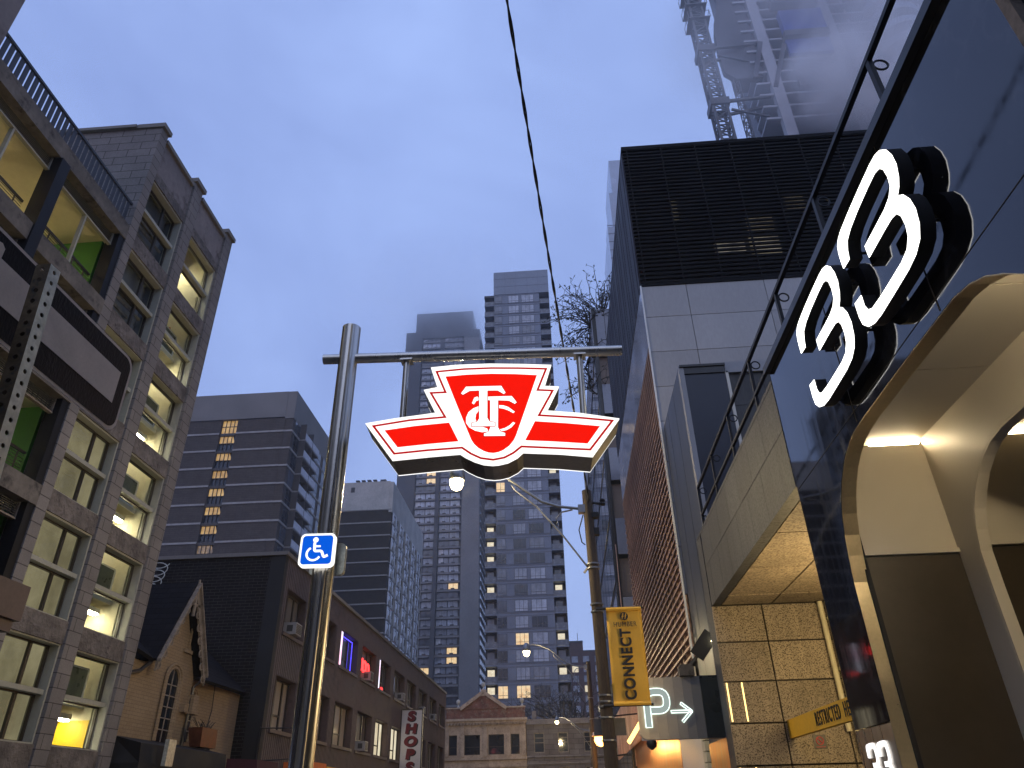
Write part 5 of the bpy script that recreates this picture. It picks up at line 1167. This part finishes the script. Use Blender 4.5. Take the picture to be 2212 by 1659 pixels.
for z in (4.2, 3.4, 2.7): w.box(4.45, 4.55, 12.70, 12.84, z, z + .04)
tag(w.build('drain_pipe', MT['cream'], None, True), 'cream drain pipes down the speckled granite wall', 'pipe')
cbx = thing('clearance_bar', 'yellow overhead bar lettered RESTRICTED HEIGHT across the driveway', 'sign', (3.48, 10, 2.5))
MB().box(3.48, 3.56, 7.5, 12.83, 2.425, 2.685).build('bar', MT['yellowsign'], cbx)
text('lettering', 'RESTRICTED  HEIGHT', .25, (3.474, 11.35, 2.552), (0, -1, 0), (0, 0, 1), .006, MT['ink'], cbx, .66, 'LEFT', bold=.002, spacing=1.22)
ns = thing('no_smoking_sign', 'small brown sign with a red prohibition ring on the granite wall', 'sign', (3.93, 12.84, 2.37))
MB().box(3.835, 4.03, 12.835, 12.848, 2.275, 2.47).build('plate', MT['darkpanel'], ns)
w = MB(); w.tube([(3.93 + .055 * math.cos(a), 12.83, 2.385 + .055 * math.sin(a)) for a in [j * math.pi / 10 for j in range(21)]], .008, 5); w.tube([(3.892, 12.83, 2.423), (3.968, 12.83, 2.347)], .008, 5); w.box(3.86, 4.0, 12.83, 12.834, 2.295, 2.302)
w.build('ring', mat('sign_red_paint', (.5, .03, .03), .5), ns)
# railing along the terrace
rl = thing('terrace_railing', 'black steel railing with small rings above the granite and black walls', 'railing', (2.62, 8, 5.8))
w = MB(); w.bar((2.62, 2.0, 6.57), (2.62, 12.5, 6.57), .045, .045); w.bar((2.62, 12.5, 6.57), (2.62, 12.5, 5.83), .045, .045); w.build('top_rail', MT['rail'], rl)
w = MB(); w.bar((2.62, 2.0, 6.06), (2.62, 12.5, 6.06), .04, .04); w.build('lower_rail', MT['rail'], rl)
for y in (2.4, 3.73, 5.2, 6.69, 8.147, 9.64, 11.07): MB().bar((2.62, y, 6.55), (2.62, y, 5.84), .035, .05).build('post', MT['rail'], rl)
for y in (2.4, 3.73, 5.2, 6.69, 8.147, 9.64, 11.07, 12.5):
    MB().tube([(2.70 + .055 * math.cos(a), y, 6.50 + .055 * math.sin(a)) for a in [j * math.pi / 10 for j in range(21)]], .009, 6).build('ring', MT['rail'], rl)
w = MB(); w.tube([(2.62 + .02 * math.sin(a * .5), 12.42 + .12 * math.cos(a), 5.9 + .09 * math.sin(a)) for a in [j * .4 for j in range(14)]], .011, 5); w.build('end_loop', MT['rail'], rl)

# ------------------------------------------------------------------ blue stair tower and concrete wall above the granite
bt = thing('metal_stair_tower', 'narrow blue grey metal clad tower with a navy front between granite and louvres', 'building', (3.4, 15, 0))
w = MB(); w.box(2.89, 2.93, 13.95, 16.74, 2.6, 9.92); w.build('side_cladding', MT['bluemetal'], bt)
w = MB(); w.box(2.885, 2.99, 13.77, 13.94, 0, 9.92); w.build('corner_trim', MT['panel'], bt)
w = MB(); w.box(2.995, 3.88, 13.80, 13.9, 0, 9.75); w.box(2.995, 3.88, 13.85, 16.7, 9.6, 9.7); w.build('front_panel', MT['bluedark'], bt)
w = MB(); w.box(2.9, 3.9, 13.74, 16.74, 9.925, 9.98); w.box(2.995, 3.88, 13.77, 13.8, 9.76, 9.92); w.build('coping', MT['black'], bt)
w = MB(); w.box(2.8865, 2.889, 14.9, 14.91, 2.6, 9.9); w.box(2.8865, 2.889, 15.9, 15.91, 2.6, 9.9); w.build('seam', MT['black'], bt)
w = MB(); w.box(2.80, 2.88, 13.4, 16.3, 0, 2.585); w.build('copper_base', MT['copperwall'], bt)
cw = thing('concrete_wall', 'board marked concrete wall with tie holes behind the black railing', 'wall', (4.8, 14, 0))
w = MB()
for i in range(5): w.box(3.96, 4.68, 13.86, 14.2, 5.8 + i * .79, 6.58 + i * .79); w.box(4.69, 7.0, 13.86, 14.2, 5.8 + i * .79, 6.58 + i * .79)
w.build('wall_panel', MT['concwall'], cw)
MB().box(3.89, 3.955, 13.80, 14.3, 5.8, 9.8).build('edge_strip', MT['creamstone'], cw); MB().box(3.9, 7.05, 13.8, 14.25, 9.76, 10.03).build('coping', MT['panel'], cw)  # cream edge strip paints in the yellowish light on the wall's reveal
w = MB()
for z in (6.5, 7.4, 8.3): w.lathe([(.03, 0), (.03, .004)], (0, 0, 0), 8); 
w = MB()
for x, z in ((4.3, 8.6), (4.3, 7.0), (5.1, 8.6), (5.1, 7.0)): w.tube([(x, 13.853, z), (x, 13.87, z)], .03, 10)
w.build('tie_hole', MT['blackmatte'], cw)

# ------------------------------------------------------------------ black louvred building
lb = thing('louvred_building', 'black louvred building with grey panels below and copper louvres on its street side', 'building', (8, 22, 0))
w = MB(); w.box(2.95, 14, 16.95, 28.75, 0, 20.2); w.build('core_wall', MT['blackmatte'], lb)
w = MB(); z = 14.68
while z < 20.25: w.box(2.83, 13.5, 16.76, 16.85, z, z + .06); z += .1545
w.build('louver_screen', MT['louver'], lb)
w = MB()
for i in range(10): w.box(2.955 + i * 1.118, 2.985 + i * 1.118, 16.75, 16.86, 14.6, 20.3)
w.build('louver_mullion', MT['louver'], lb)
w = MB(); w.box(2.80, 13.6, 16.74, 17.0, 20.28, 20.42); w.box(2.80, 2.95, 17.0, 28.8, 20.28, 20.42); w.box(2.83, 13.5, 16.75, 16.95, 14.575, 14.66); w.build('roof_edge', MT['louver'], lb)
gl = litwin('louver_gap_glow', (.12, .10, .07), (.85, .74, .52), .36, 2.0)
for (x0, x1, z0, z1) in ((4.1, 4.3, 17.2, 17.97), (6.3, 7.1, 16.6, 17.1), (6.25, 7.13, 15.65, 16.28), (5.2, 6.1, 15.7, 16.15), (7.65, 8.2, 17.3, 17.85)):
    MB().box(x0, x1, 16.90, 16.94, z0, z1).build('lit_window', gl, lb)
w = MB(); xs_ = [2.83, 4.11, 6.33, 8.55, 10.8, 13.4]; zs = [14.57, 13.47, 12.30, 11.19, 10.15, 9.0, 7.9, 6.8, 5.7]
for i in range(len(zs) - 1):
    for j in range(5): w.box(xs_[j] + .008, xs_[j + 1] - .008, 16.78, 16.9, zs[i + 1] + .008, zs[i] - .008)
w.build('front_panel', MT['panel'], lb)
w = MB(); w.box(2.785, 2.825, 16.73, 16.775, 4.3, 14.57); w.build('corner_trim', MT['white'], lb)
w = MB()
for i in range(10):
    ya = 16.9 + i * 1.19; w.box(2.80, 2.86, ya, ya + 1.17, 14.6, 20.27)
w.build('side_screen', MT['mesh_dark'], lb)
w = MB(); random.seed(8)
for i in range(10):
    ya = 16.9 + i * 1.19; w.box(2.785, 2.80, ya + .3, ya + .34, 14.62, 20.26)
    for q in range(46): w.box(2.785, 2.80, ya + 1.0, ya + 1.06, 14.66 + q * .122, 14.70 + q * .122)
w.build('screen_rib', MT['mesh_dark'], lb)
w = MB()
for i in range(8): ya = 16.82 + i * 1.497; w.box(2.81, 2.87, ya, ya + 1.48, 12.55, 14.56)
w.build('side_panel', MT['palepanel'], lb)
w = MB(); z = 4.35
while z < 12.45: w.prism([(2.79, 16.82, z), (2.87, 16.82, z + .05), (2.87, 16.82, z + .075), (2.79, 16.82, z + .05)], (0, 11.93, 0)); z += .205
w.build('copper_louver', MT['copper'], lb)
w = MB()
for i in range(21): ya = 17.1 + i * .58; w.box(2.83, 2.93, ya, ya + .05, 4.3, 12.5)
w.build('copper_mullion', MT['copper'], lb)
w = MB(); w.box(2.82, 2.9, 20.6, 28.75, 0, 3.6); w.build('ground_copper_wall', MT['copperwall'], lb)
w = MB(); w.box(2.82, 2.9, 17.2, 20.55, 0, 4.2); w.build('ground_cream_panel', MT['creamstone'], lb)
w = MB()
for i in range(18): w.box(2.80, 2.9, 16.75, 17.15, .1 + i * .2, .28 + i * .2)
w.build('ground_tile', MT['cream'], lb)
w = MB(); w.box(2.7, 2.95, 20.6, 28.75, 3.62, 4.28); w.build('ground_soffit', MT['panel'], lb)
la = thing('lattice_canopy', 'low copper lattice screen glowing warm beyond the wood pole', 'canopy', (3, 37, 4))
w = MB()
for i in range(15): w.box(2.75, 2.85, 29, 46, 3.75 + i * .145, 3.80 + i * .145)
for i in range(58): w.box(2.72, 2.82, 29 + i * .29, 29.06 + i * .29, 3.7, 5.85)
w.build('lattice', MT['copper'], la); MB().box(2.95, 3.1, 29, 46, 0, 5.85).build('rear_wall', MT['copperwall'], la)

# ------------------------------------------------------------------ parking sign and flood lamp
ps = thing('parking_sign', 'striped bronze parking sign with a glowing P and arrow', 'sign', (1.9, 14.6, 2.6))
xs_ = [1.31, 1.47, 1.64, 1.82, 2.0, 2.17, 2.33, 2.5]
for i in range(7):
    if i == 0:
        p = [(xs_[1] - .002, 2.585), (xs_[1] - .002, 3.63), (1.40, 3.63), (1.34, 3.60), (1.31, 3.54), (1.31, 2.70)] + [(1.31 + .115 * (1 - math.cos(a)), 2.70 - .115 * math.sin(a)) for a in (R(20), R(45), R(70), R(90))]
        MB().prism([(a, 14.55, b) for a, b in p], (0, .2, 0)).build('stripe_panel', MT['cladding'][i], ps)
    else: MB().box(xs_[i], xs_[i + 1] - .002, 14.55, 14.75, 2.585, 3.63).build('stripe_panel', MT['cladding'][i], ps)
MB().box(2.502, 2.885, 14.54, 14.78, 2.582, 3.633).build('end_panel', MT['tealdark'], ps)
def pm(off): return lambda a, b: Vector((a, 14.55 - off, b))
Pp = [(1.475, 2.78), (1.475, 3.38), (1.84, 3.38), (1.84, 3.06), (1.53, 3.06)]
w = MB(); ribbon(w, Pp, .115, .15, pm(.012), (0, .011, 0)); ribbon(w, [(1.90, 3.03), (2.25, 3.03)], .035, 0, pm(.012), (0, .011, 0)); ribbon(w, [(2.09, 3.17), (2.27, 3.03), (2.09, 2.86)], .035, 0, pm(.0135), (0, .011, 0)); w.build('letter_face', MT['neonface'], ps)
w = MB()
for path, wd, rr in ((Pp, .115, .15), ([(1.90, 3.03), (2.25, 3.03)], .04, 0), ([(2.09, 3.17), (2.27, 3.03), (2.09, 2.86)], .04, 0)):
    Lp, Rp = stroke(path, wd, rr); w.tube([pm(.018)(*q) for q in Lp] + [pm(.018)(*q) for q in Rp[::-1]] + [pm(.018)(*Lp[0])], .0075, 5)
w.build('neon_outline', MT['neon'], ps)
fl_ = thing('flood_lamp', 'angled flood lamp on a bracket above the parking sign', 'lamp', (2.3, 14.6, 3.64))
w = MB(); w.box(2.14, 2.42, 14.5, 14.7, 3.64, 3.80); w.box(2.16, 2.40, 14.52, 14.68, 3.80, 3.84); w.build('gear_box', MT['conc'], fl_)
w = MB(); w.bar((2.36, 14.6, 3.82), (2.56, 14.55, 4.02), .07, .05); w.build('arm', MT['concwall'], fl_)
w = MB(); w.bar((2.5, 14.5, 3.97), (2.82, 14.42, 4.36), .05, .28); w.build('lamp_plate', MT['blackmatte'], fl_)
w = MB(); w.lathe([(.04, 0), (.06, .02), (.05, .05), (.02, .07)], (2.845, 14.36, 4.19), 10); w.build('bulb', MT['flood_e'], fl_)
plight('flood_light', (2.74, 14.85, 4.25), (1.0, .84, .48), 16, .05, fl_)
# amber lanterns beyond the pole
for (x, y, z, lab, pw) in ((1.22, 31, 3.72, 'amber wall lantern just behind the tall wood pole', 110), (1.05, 40, 2.75, 'low amber lantern farther behind the tall wood pole', 110), (1.75, 38, 2.7, 'small amber lantern low beside the copper lattice', 90)):
    t = thing('lantern', lab, 'lantern', (x, y, z), 'amber lanterns near the copper wall')
    MB().lathe([(.05, .42), (.30, .25), (.33, .15), (.18, .12)], (x, y, z), 14).build('shade', MT['copper'], t, True)
    MB().lathe([(.22, .12), (.24, 0), (.16, -.16), (.03, -.22)], (x, y, z), 14).build('glow_glass', MT['amber_e'], t, True)
    MB().tube([(x, y, z + .4), (x, y, z + .8), (2.75, y, z + .9)], .03, 6).build('bracket', MT['cable'], t)
    plight('lantern_light', (x, y, z - .4), (1.0, .48, .12), pw, .2, t)
wl = thing('wall_washer', 'bright angled lamp bar under the copper lattice', 'lamp', (2.4, 27, 3.6))
MB().bar((2.0, 27, 3.35), (2.45, 26.6, 3.95), .08, .12).build('lamp_bar', emit('washer_glow', (1.0, .66, .20), 3.0), wl); MB().bar((2.45, 26.6, 3.95), (2.8, 26.5, 4.0), .06, .06).build('bracket', MT['galv'], wl)
plight('washer_light', (2.2, 26.5, 3.2), (1.0, .55, .14), 60, .1, wl)
for (y, z, lab) in ((22.5, 3.35, 'upper dark dome camera in front of the copper wall'), (22.5, 3.02, 'lower dark dome camera in front of the copper wall')):
    t = thing('dome_camera', lab, 'camera', (2.3, y, z), 'dome cameras by the copper wall'); MB().lathe([(.03, -.16), (.13, -.08), (.15, 0), (.13, .07), (.05, .09)], (2.3, y, z), 12).build('dome', MT['black'], t, True); MB().box(2.05, 2.8, y + .02, y + .1, z + .08, z + .16).build('bracket', MT['white'], t)

# ------------------------------------------------------------------ glass office beyond, with planting on its roof
go = thing('glass_office', 'slim glass office building with tan panels and planting on its roof', 'building', (8, 48, 0))
MB().box(3.0, 14, 36.4, 62, 0, 27.6).build('core_wall', MT['glassblue'], go)
w = MB(); w.box(2.80, 2.95, 36.0, 62, 0, 27.9); w.box(2.95, 3.02, 36.05, 36.35, 0, 27.9); w.build('corner_mullion', MT['black'], go)
w = MB(); w.box(2.74, 2.80, 36.0, 62, 24.7, 27.95); w.box(3.03, 14, 36.0, 36.4, 24.65, 27.9); w.build('roof_band', MT['glasspanel'], go)
w = MB()
for i in range(4): w.box(3.0 + i * .55, 3.03 + i * .55, 35.98, 36.0, 24.65, 27.9)
w.box(2.95, 6, 35.96, 36.0, 24.55, 24.64); w.build('joint', MT['black'], go)
w = MB(); w2 = MB(); z = 24.5
for i in range(6):
    w.box(3.03, 14, 36.25, 36.4, z - 1.9, z - .0); w2.box(3.03, 14, 35.95, 36.0, z - 3.9, z - 2.0); w2.tube([(3.15, 35.94, z - 2.2), (3.15, 35.95, z - 2.2)], .05, 8); w2.tube([(3.15, 35.94, z - 3.7), (3.15, 35.95, z - 3.7)], .05, 8); z -= 4.05
w.build('tan_panel', MT['tanpanel'], go); w2.build('glass_fin', MT['glasspanel'], go)
w = MB()
for q in range(9):
    for zz in range(7): w.box(2.76, 2.795, 36.4 + q * 2.8, 38.9 + q * 2.8, 1 + zz * 3.4, 3.9 + zz * 3.4)
w.build('side_glazing', MT['glassblue'], go)
MB().box(2.90, 2.94, 35.94, 36.0, 3, 13).build('edge_strip', MT['copper'], go)
def hanging_shrub(lab, c, rad, n, seed, droop):
    random.seed(seed); t = thing('roof_shrub', lab, 'shrub', c, 'shrubs on the glass office roof'); s = MB(); l = MB(); c = Vector(c)
    for _ in range(n):
        a = random.uniform(0, 6.28); el = random.uniform(-.3, 1.3); d = Vector((math.cos(a) * math.cos(el), math.sin(a) * math.cos(el), math.sin(el))); p = c.copy(); pts = [p.copy()]
        for k in range(7):
            p = p + d * rad / 6 * random.uniform(.7, 1.2); d = (d + Vector((random.gauss(0, .2), random.gauss(0, .2), -droop + random.gauss(0, .12)))).normalized(); pts.append(p.copy())
            if k > 1:
                for q in range(2):
                    b = p + Vector((random.gauss(0, .2), random.gauss(0, .2), random.gauss(0, .2))); s.tube([p, b], .012, 3, False); e = Vector((random.gauss(0, 1), random.gauss(0, 1), random.gauss(0, 1))).normalized() * .12; f = e.cross(Vector((random.gauss(0, 1), .3, .5))).normalized() * .05
                    if random.random() < .75: l.poly([b - e, b + f, b + e, b - f])
        s.tube(pts, [.035 - .003 * i for i in range(len(pts))], 4, False)
    s.build('stems', MT['twig'], t); l.build('leaves', MT['leaf'], t)
hanging_shrub('bare twiggy shrub on top of the glass office roof', (3.5, 37, 27.9), 3.0, 46, 3, .02)
hanging_shrub('leafy shrub spilling over the roof edge of the glass office', (2.75, 36.6, 27.0), 2.6, 40, 5, .14)
hanging_shrub('leafy shrub hanging below the roof edge, above the crossbar', (2.55, 36.6, 24.9), 1.9, 26, 7, .22)
hanging_shrub('thin twigs hanging lowest beside the glass office, behind the crossbar', (2.4, 36.6, 22.6), 1.9, 12, 9, .16)
# pale glass tower in the fog
pt = thing('pale_glass_tower', 'pale stepped glass tower almost lost in fog behind the black louvres', 'building', (24, 155, 0))
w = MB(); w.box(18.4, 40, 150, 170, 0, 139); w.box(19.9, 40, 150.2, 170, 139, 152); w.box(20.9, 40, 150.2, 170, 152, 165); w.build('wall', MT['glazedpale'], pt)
w = MB()
for i in range(48): w.box(18.3, 40.1, 149.9, 150, 3 + i * 2.9, 3.25 + i * 2.9)
w.build('floor_line', MT['glasspanel'], pt)

# ------------------------------------------------------------------ construction tower in cloud, with its crane
ct = thing('construction_tower', 'unfinished concrete tower wrapped in drifting mist high above the black louvres', 'building', (58, 108, 0))
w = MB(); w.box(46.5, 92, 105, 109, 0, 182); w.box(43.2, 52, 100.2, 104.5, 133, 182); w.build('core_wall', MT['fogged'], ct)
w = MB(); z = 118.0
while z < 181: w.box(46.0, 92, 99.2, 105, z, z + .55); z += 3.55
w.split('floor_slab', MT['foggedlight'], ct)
w = MB()
for x, wd in ((48.8, 2.2), (63.6, 2.4)): w.box(x, x + wd, 98.8, 100.2, 0, 182)
for x in (70, 78, 86): w.box(x, x + .5, 100.5, 101.2, 0, 182)
w.split('column', MT['foggedlight'], ct)
w = MB()
pts = [(40.4, 182), (42.9, 160), (42.3, 156), (41.3, 152.5), (40.4, 147), (40.2, 140), (40.4, 134), (42.5, 131.5), (48.0, 131.5), (48.6, 182)]
w.prism([(a, 99.6, b) for a, b in pts], (0, 1.2, 0)); w.build('safety_netting', MT['foggeddark'], ct)
w = MB(); w.box(54.3, 63.3, 97.5, 99, 143.2, 150.4); w.box(54.2, 63.3, 98.2, 99, 136.5, 141.2); w.split('formwork_panel', MT['tarpblue'], ct)
w = MB(); w.box(54.0, 63.4, 97.2, 99, 141.3, 143.0); w.box(53.5, 63.5, 97.0, 99.2, 152.8, 155.2); w.box(54.3, 63.4, 98.6, 99.6, 126.8, 133.8)
w.bar((49.2, 99, 142), (46.0, 99, 130.5), 1.0, .6); w.bar((53.7, 98.5, 140), (49.4, 99, 127), .9, .6); w.split('shoring', MT['foggeddark'], ct)
w = MB(); w2 = MB(); z = 121.0
while z < 180:
    w.mark(); w2.mark(); arc = [(78.5 + 5.3 * math.cos(a), 99.5 - 4.5 * math.sin(a)) for a in [math.pi * j / 16 for j in range(17)]]
    w.prism([(a, b, z) for a, b in arc], (0, 0, .35))
    for j in range(16): (a, b), (c, d) = arc[j], arc[j + 1]; w2.prism([(a, b, z + .36), (c, d, z + .36), (c * .985 + 78.5 * .015, d * .985 + 99.5 * .015, z + .36), (a * .985 + 78.5 * .015, b * .985 + 99.5 * .015, z + .36)], (0, 0, 1.55))
    z += 4.7
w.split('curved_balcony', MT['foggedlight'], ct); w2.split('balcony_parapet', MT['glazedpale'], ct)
cr = thing('tower_crane', 'lattice mast of a tower crane braced to the misty concrete tower', 'crane', (37.2, 99, 0))
def lattice(mb, x0, x1, y0, y1, z0, z1, pitch, r, rb):
    for x in (x0, x1):
        for y in (y0, y1): mb.bar((x, y, z0), (x, y, z1), r, r)
    z = z0; i = 0
    while z + pitch <= z1 + .01:
        for (a, b) in (((x0, y0), (x1, y0)), ((x1, y0), (x1, y1)), ((x1, y1), (x0, y1)), ((x0, y1), (x0, y0))):
            mb.bar((*a, z), (*b, z), rb); mb.bar((*a, z if i % 2 else z + pitch), (*b, z + pitch if i % 2 else z), rb)
        z += pitch; i += 1
w = MB(); lattice(w, 35.9, 38.5, 98, 100.6, 0, 182, 2.0, .42, .2); w.build('mast', MT['crane'], cr)
for z in (122.6, 139.8):
    m_ = MB(); m_.box(35.3, 39.1, 97.4, 97.9, z - .9, z + .9); m_.box(35.3, 39.1, 100.7, 101.2, z - .9, z + .9); m_.box(35.3, 35.8, 97.9, 100.7, z - .9, z + .9); m_.box(38.6, 39.1, 97.9, 100.7, z - .9, z + .9); m_.bar((35.3, 97.5, z - 3.4), (35.9, 98, z), .3); m_.build('tie_collar', MT['crane'], cr)
    m_ = MB(); m_.bar((39.1, 98.2, z + .4), (50, 100, z + 3.2), .55); m_.bar((39.1, 99.5, z - 2.0), (48, 101, z + 1.4), .5); m_.bar((39.1, 97.8, z - 2.6), (47, 100, z - 2.9), .4); m_.build('tie_strut', MT['crane'], cr)
w = MB()
for z in (150, 155, 160, 165):
    w.mark(); w.box(34.9, 39.6, 97.2, 101.4, z, z + .25)
    for x in (34.9, 39.6):
        for y in (97.2, 99.3, 101.4): w.bar((x, y, z), (x, y, z + 2.2), .12)
        w.bar((x, 97.2, z + 2.2), (x, 101.4, z + 2.2), .1)
    w.bar((34.9, 97.2, z + 2.2), (39.6, 97.2, z + 2.2), .1)
w.split('mast_platform', MT['crane'], cr)
ho = thing('hoist_mast', 'thin lattice hoist mast beside the misty concrete tower', 'hoist', (43, 101, 0))
w = MB(); lattice(w, 42.0, 43.1, 100.2, 101.3, 0, 132, 1.5, .16, .10); w.build('mast', MT['crane'], ho)

# ------------------------------------------------------------------ the street behind the viewpoint (mirrored in the polished stone and steel)
def plain_block(name, lab, x0, x1, y0, y1, h, m, n, face):
    t = thing(name, lab, 'building', ((x0 + x1) / 2, (y0 + y1) / 2, 0), 'buildings along the near end of the street')
    MB().box(x0, x1, y0, y1, 0, h).build('wall', m, t)
    MB().box(x0 - .15, x1 + .15, y0 - .15, y1 + .15, h, h + .4).build('roof', MT['grey_parapet'], t)
    p = None; nz = int(h / 3.3)
    for i in range(nz):
        for j in range(n):
            lit = (i * 7 + j * 5) % 9 == 2; z = 1.2 + i * 3.3
            if face == 'x': a = y0 + (y1 - y0) * (j + .25) / n; o = MB().box(x1, x1 + .03, a, a + (y1 - y0) / n * .55, z, z + 1.9)
            elif face == '-x': a = y0 + (y1 - y0) * (j + .25) / n; o = MB().box(x0 - .03, x0, a, a + (y1 - y0) / n * .55, z, z + 1.9)
            else: a = x0 + (x1 - x0) * (j + .25) / n; o = MB().box(a, a + (x1 - x0) / n * .55, y1, y1 + .03, z, z + 1.9)
            o.build('window', MT['litpale'] if lit else MT['pane'], t)
plain_block('brick_block', 'brown block on the far pavement with a grid of windows', -22, -10.2, -30, 3.5, 15.5, MT['rough_stone'], 8, 'x')
plain_block('office_block', 'tall grey office block closing the street behind the viewpoint', -16, 14, -62, -44, 26, MT['towerconc_d'], 9, 'y')
plain_block('stone_block', 'dark stone block on the near pavement behind the viewpoint', 3.0, 15, -32, -6.5, 17, MT['stone'], 7, '-x')

# ------------------------------------------------------------------ air: haze over the street, low cloud and steam round the tower tops
def volume(name, col, dens, aniso=0.0):
    m = bpy.data.materials.new(name); m.use_nodes = True; t = m.node_tree; t.nodes.clear()
    o = t.nodes.new("ShaderNodeOutputMaterial"); v = t.nodes.new("ShaderNodeVolumePrincipled"); v.inputs['Color'].default_value = (*col, 1); v.inputs['Density'].default_value = dens; v.inputs['Anisotropy'].default_value = aniso
    t.links.new(v.outputs[0], o.inputs['Volume']); return m, t, v
HZ, _, _ = volume('haze_air', (.90, .92, .96), .00055, .45)
hz = MB().box(-452, 452, -452, 452, -1.2, 190).build('haze', HZ); tag(hz, None, None, kind='stuff')
def puff(name, c, r, dens, scale, p0, p1, seed, g=0.0):
    m, t, v = volume(name + '_vapour', (.992, .994, .998), 0, g)
    tc = t.nodes.new("ShaderNodeTexCoord"); ln = t.nodes.new("ShaderNodeVectorMath"); ln.operation = 'LENGTH'; t.links.new(tc.outputs['Object'], ln.inputs[0])
    fo = t.nodes.new("ShaderNodeMapRange"); fo.interpolation_type = 'SMOOTHSTEP'; fo.inputs[1].default_value = 1.0; fo.inputs[2].default_value = .25; fo.inputs[3].default_value = 0; fo.inputs[4].default_value = 1; t.links.new(ln.outputs['Value'], fo.inputs[0])
    mp = t.nodes.new("ShaderNodeMapping"); mp.inputs['Location'].default_value = (seed, seed * 1.7, 0); mp.inputs['Scale'].default_value = tuple(k / 20 for k in r); t.links.new(tc.outputs['Object'], mp.inputs[0])
    n = t.nodes.new("ShaderNodeTexNoise"); n.inputs['Scale'].default_value = scale; n.inputs['Detail'].default_value = 4; n.inputs['Roughness'].default_value = .55; n.inputs['Distortion'].default_value = .6; t.links.new(mp.outputs[0], n.inputs['Vector'])
    rr = t.nodes.new("ShaderNodeMapRange"); rr.inputs[1].default_value = p0; rr.inputs[2].default_value = p1; t.links.new(n.outputs['Fac'], rr.inputs[0])
    a = t.nodes.new("ShaderNodeMath"); a.operation = 'MULTIPLY'; t.links.new(fo.outputs[0], a.inputs[0]); t.links.new(rr.outputs[0], a.inputs[1])
    b = t.nodes.new("ShaderNodeMath"); b.operation = 'MULTIPLY'; b.inputs[1].default_value = dens; t.links.new(a.outputs[0], b.inputs[0]); t.links.new(b.outputs[0], v.inputs['Density'])
    bm = bmesh.new(); bmesh.ops.create_icosphere(bm, subdivisions=3, radius=1.0); me = bpy.data.meshes.new(name); bm.to_mesh(me); bm.free(); me.materials.append(m)
    o = bpy.data.objects.new(name, me); COL.objects.link(o); o.location = c; o.scale = r; return tag(o, None, None, kind='stuff')
puff('steam', (68, 93, 120), (29, 9, 16), .6, 1.7, .38, .66, 2.0, -.5)
puff('mist', (70, 93, 147), (30, 9, 40), .17, 1.3, .33, .66, 5.0, -.5)
puff('thin_mist', (42, 92, 130), (24, 8, 26), .055, 1.0, .34, .7, 7.0, -.2)
puff('low_cloud', (-40, 214, 164), (56, 36, 36), .060, .9, .25, .7, 9.0, .8)
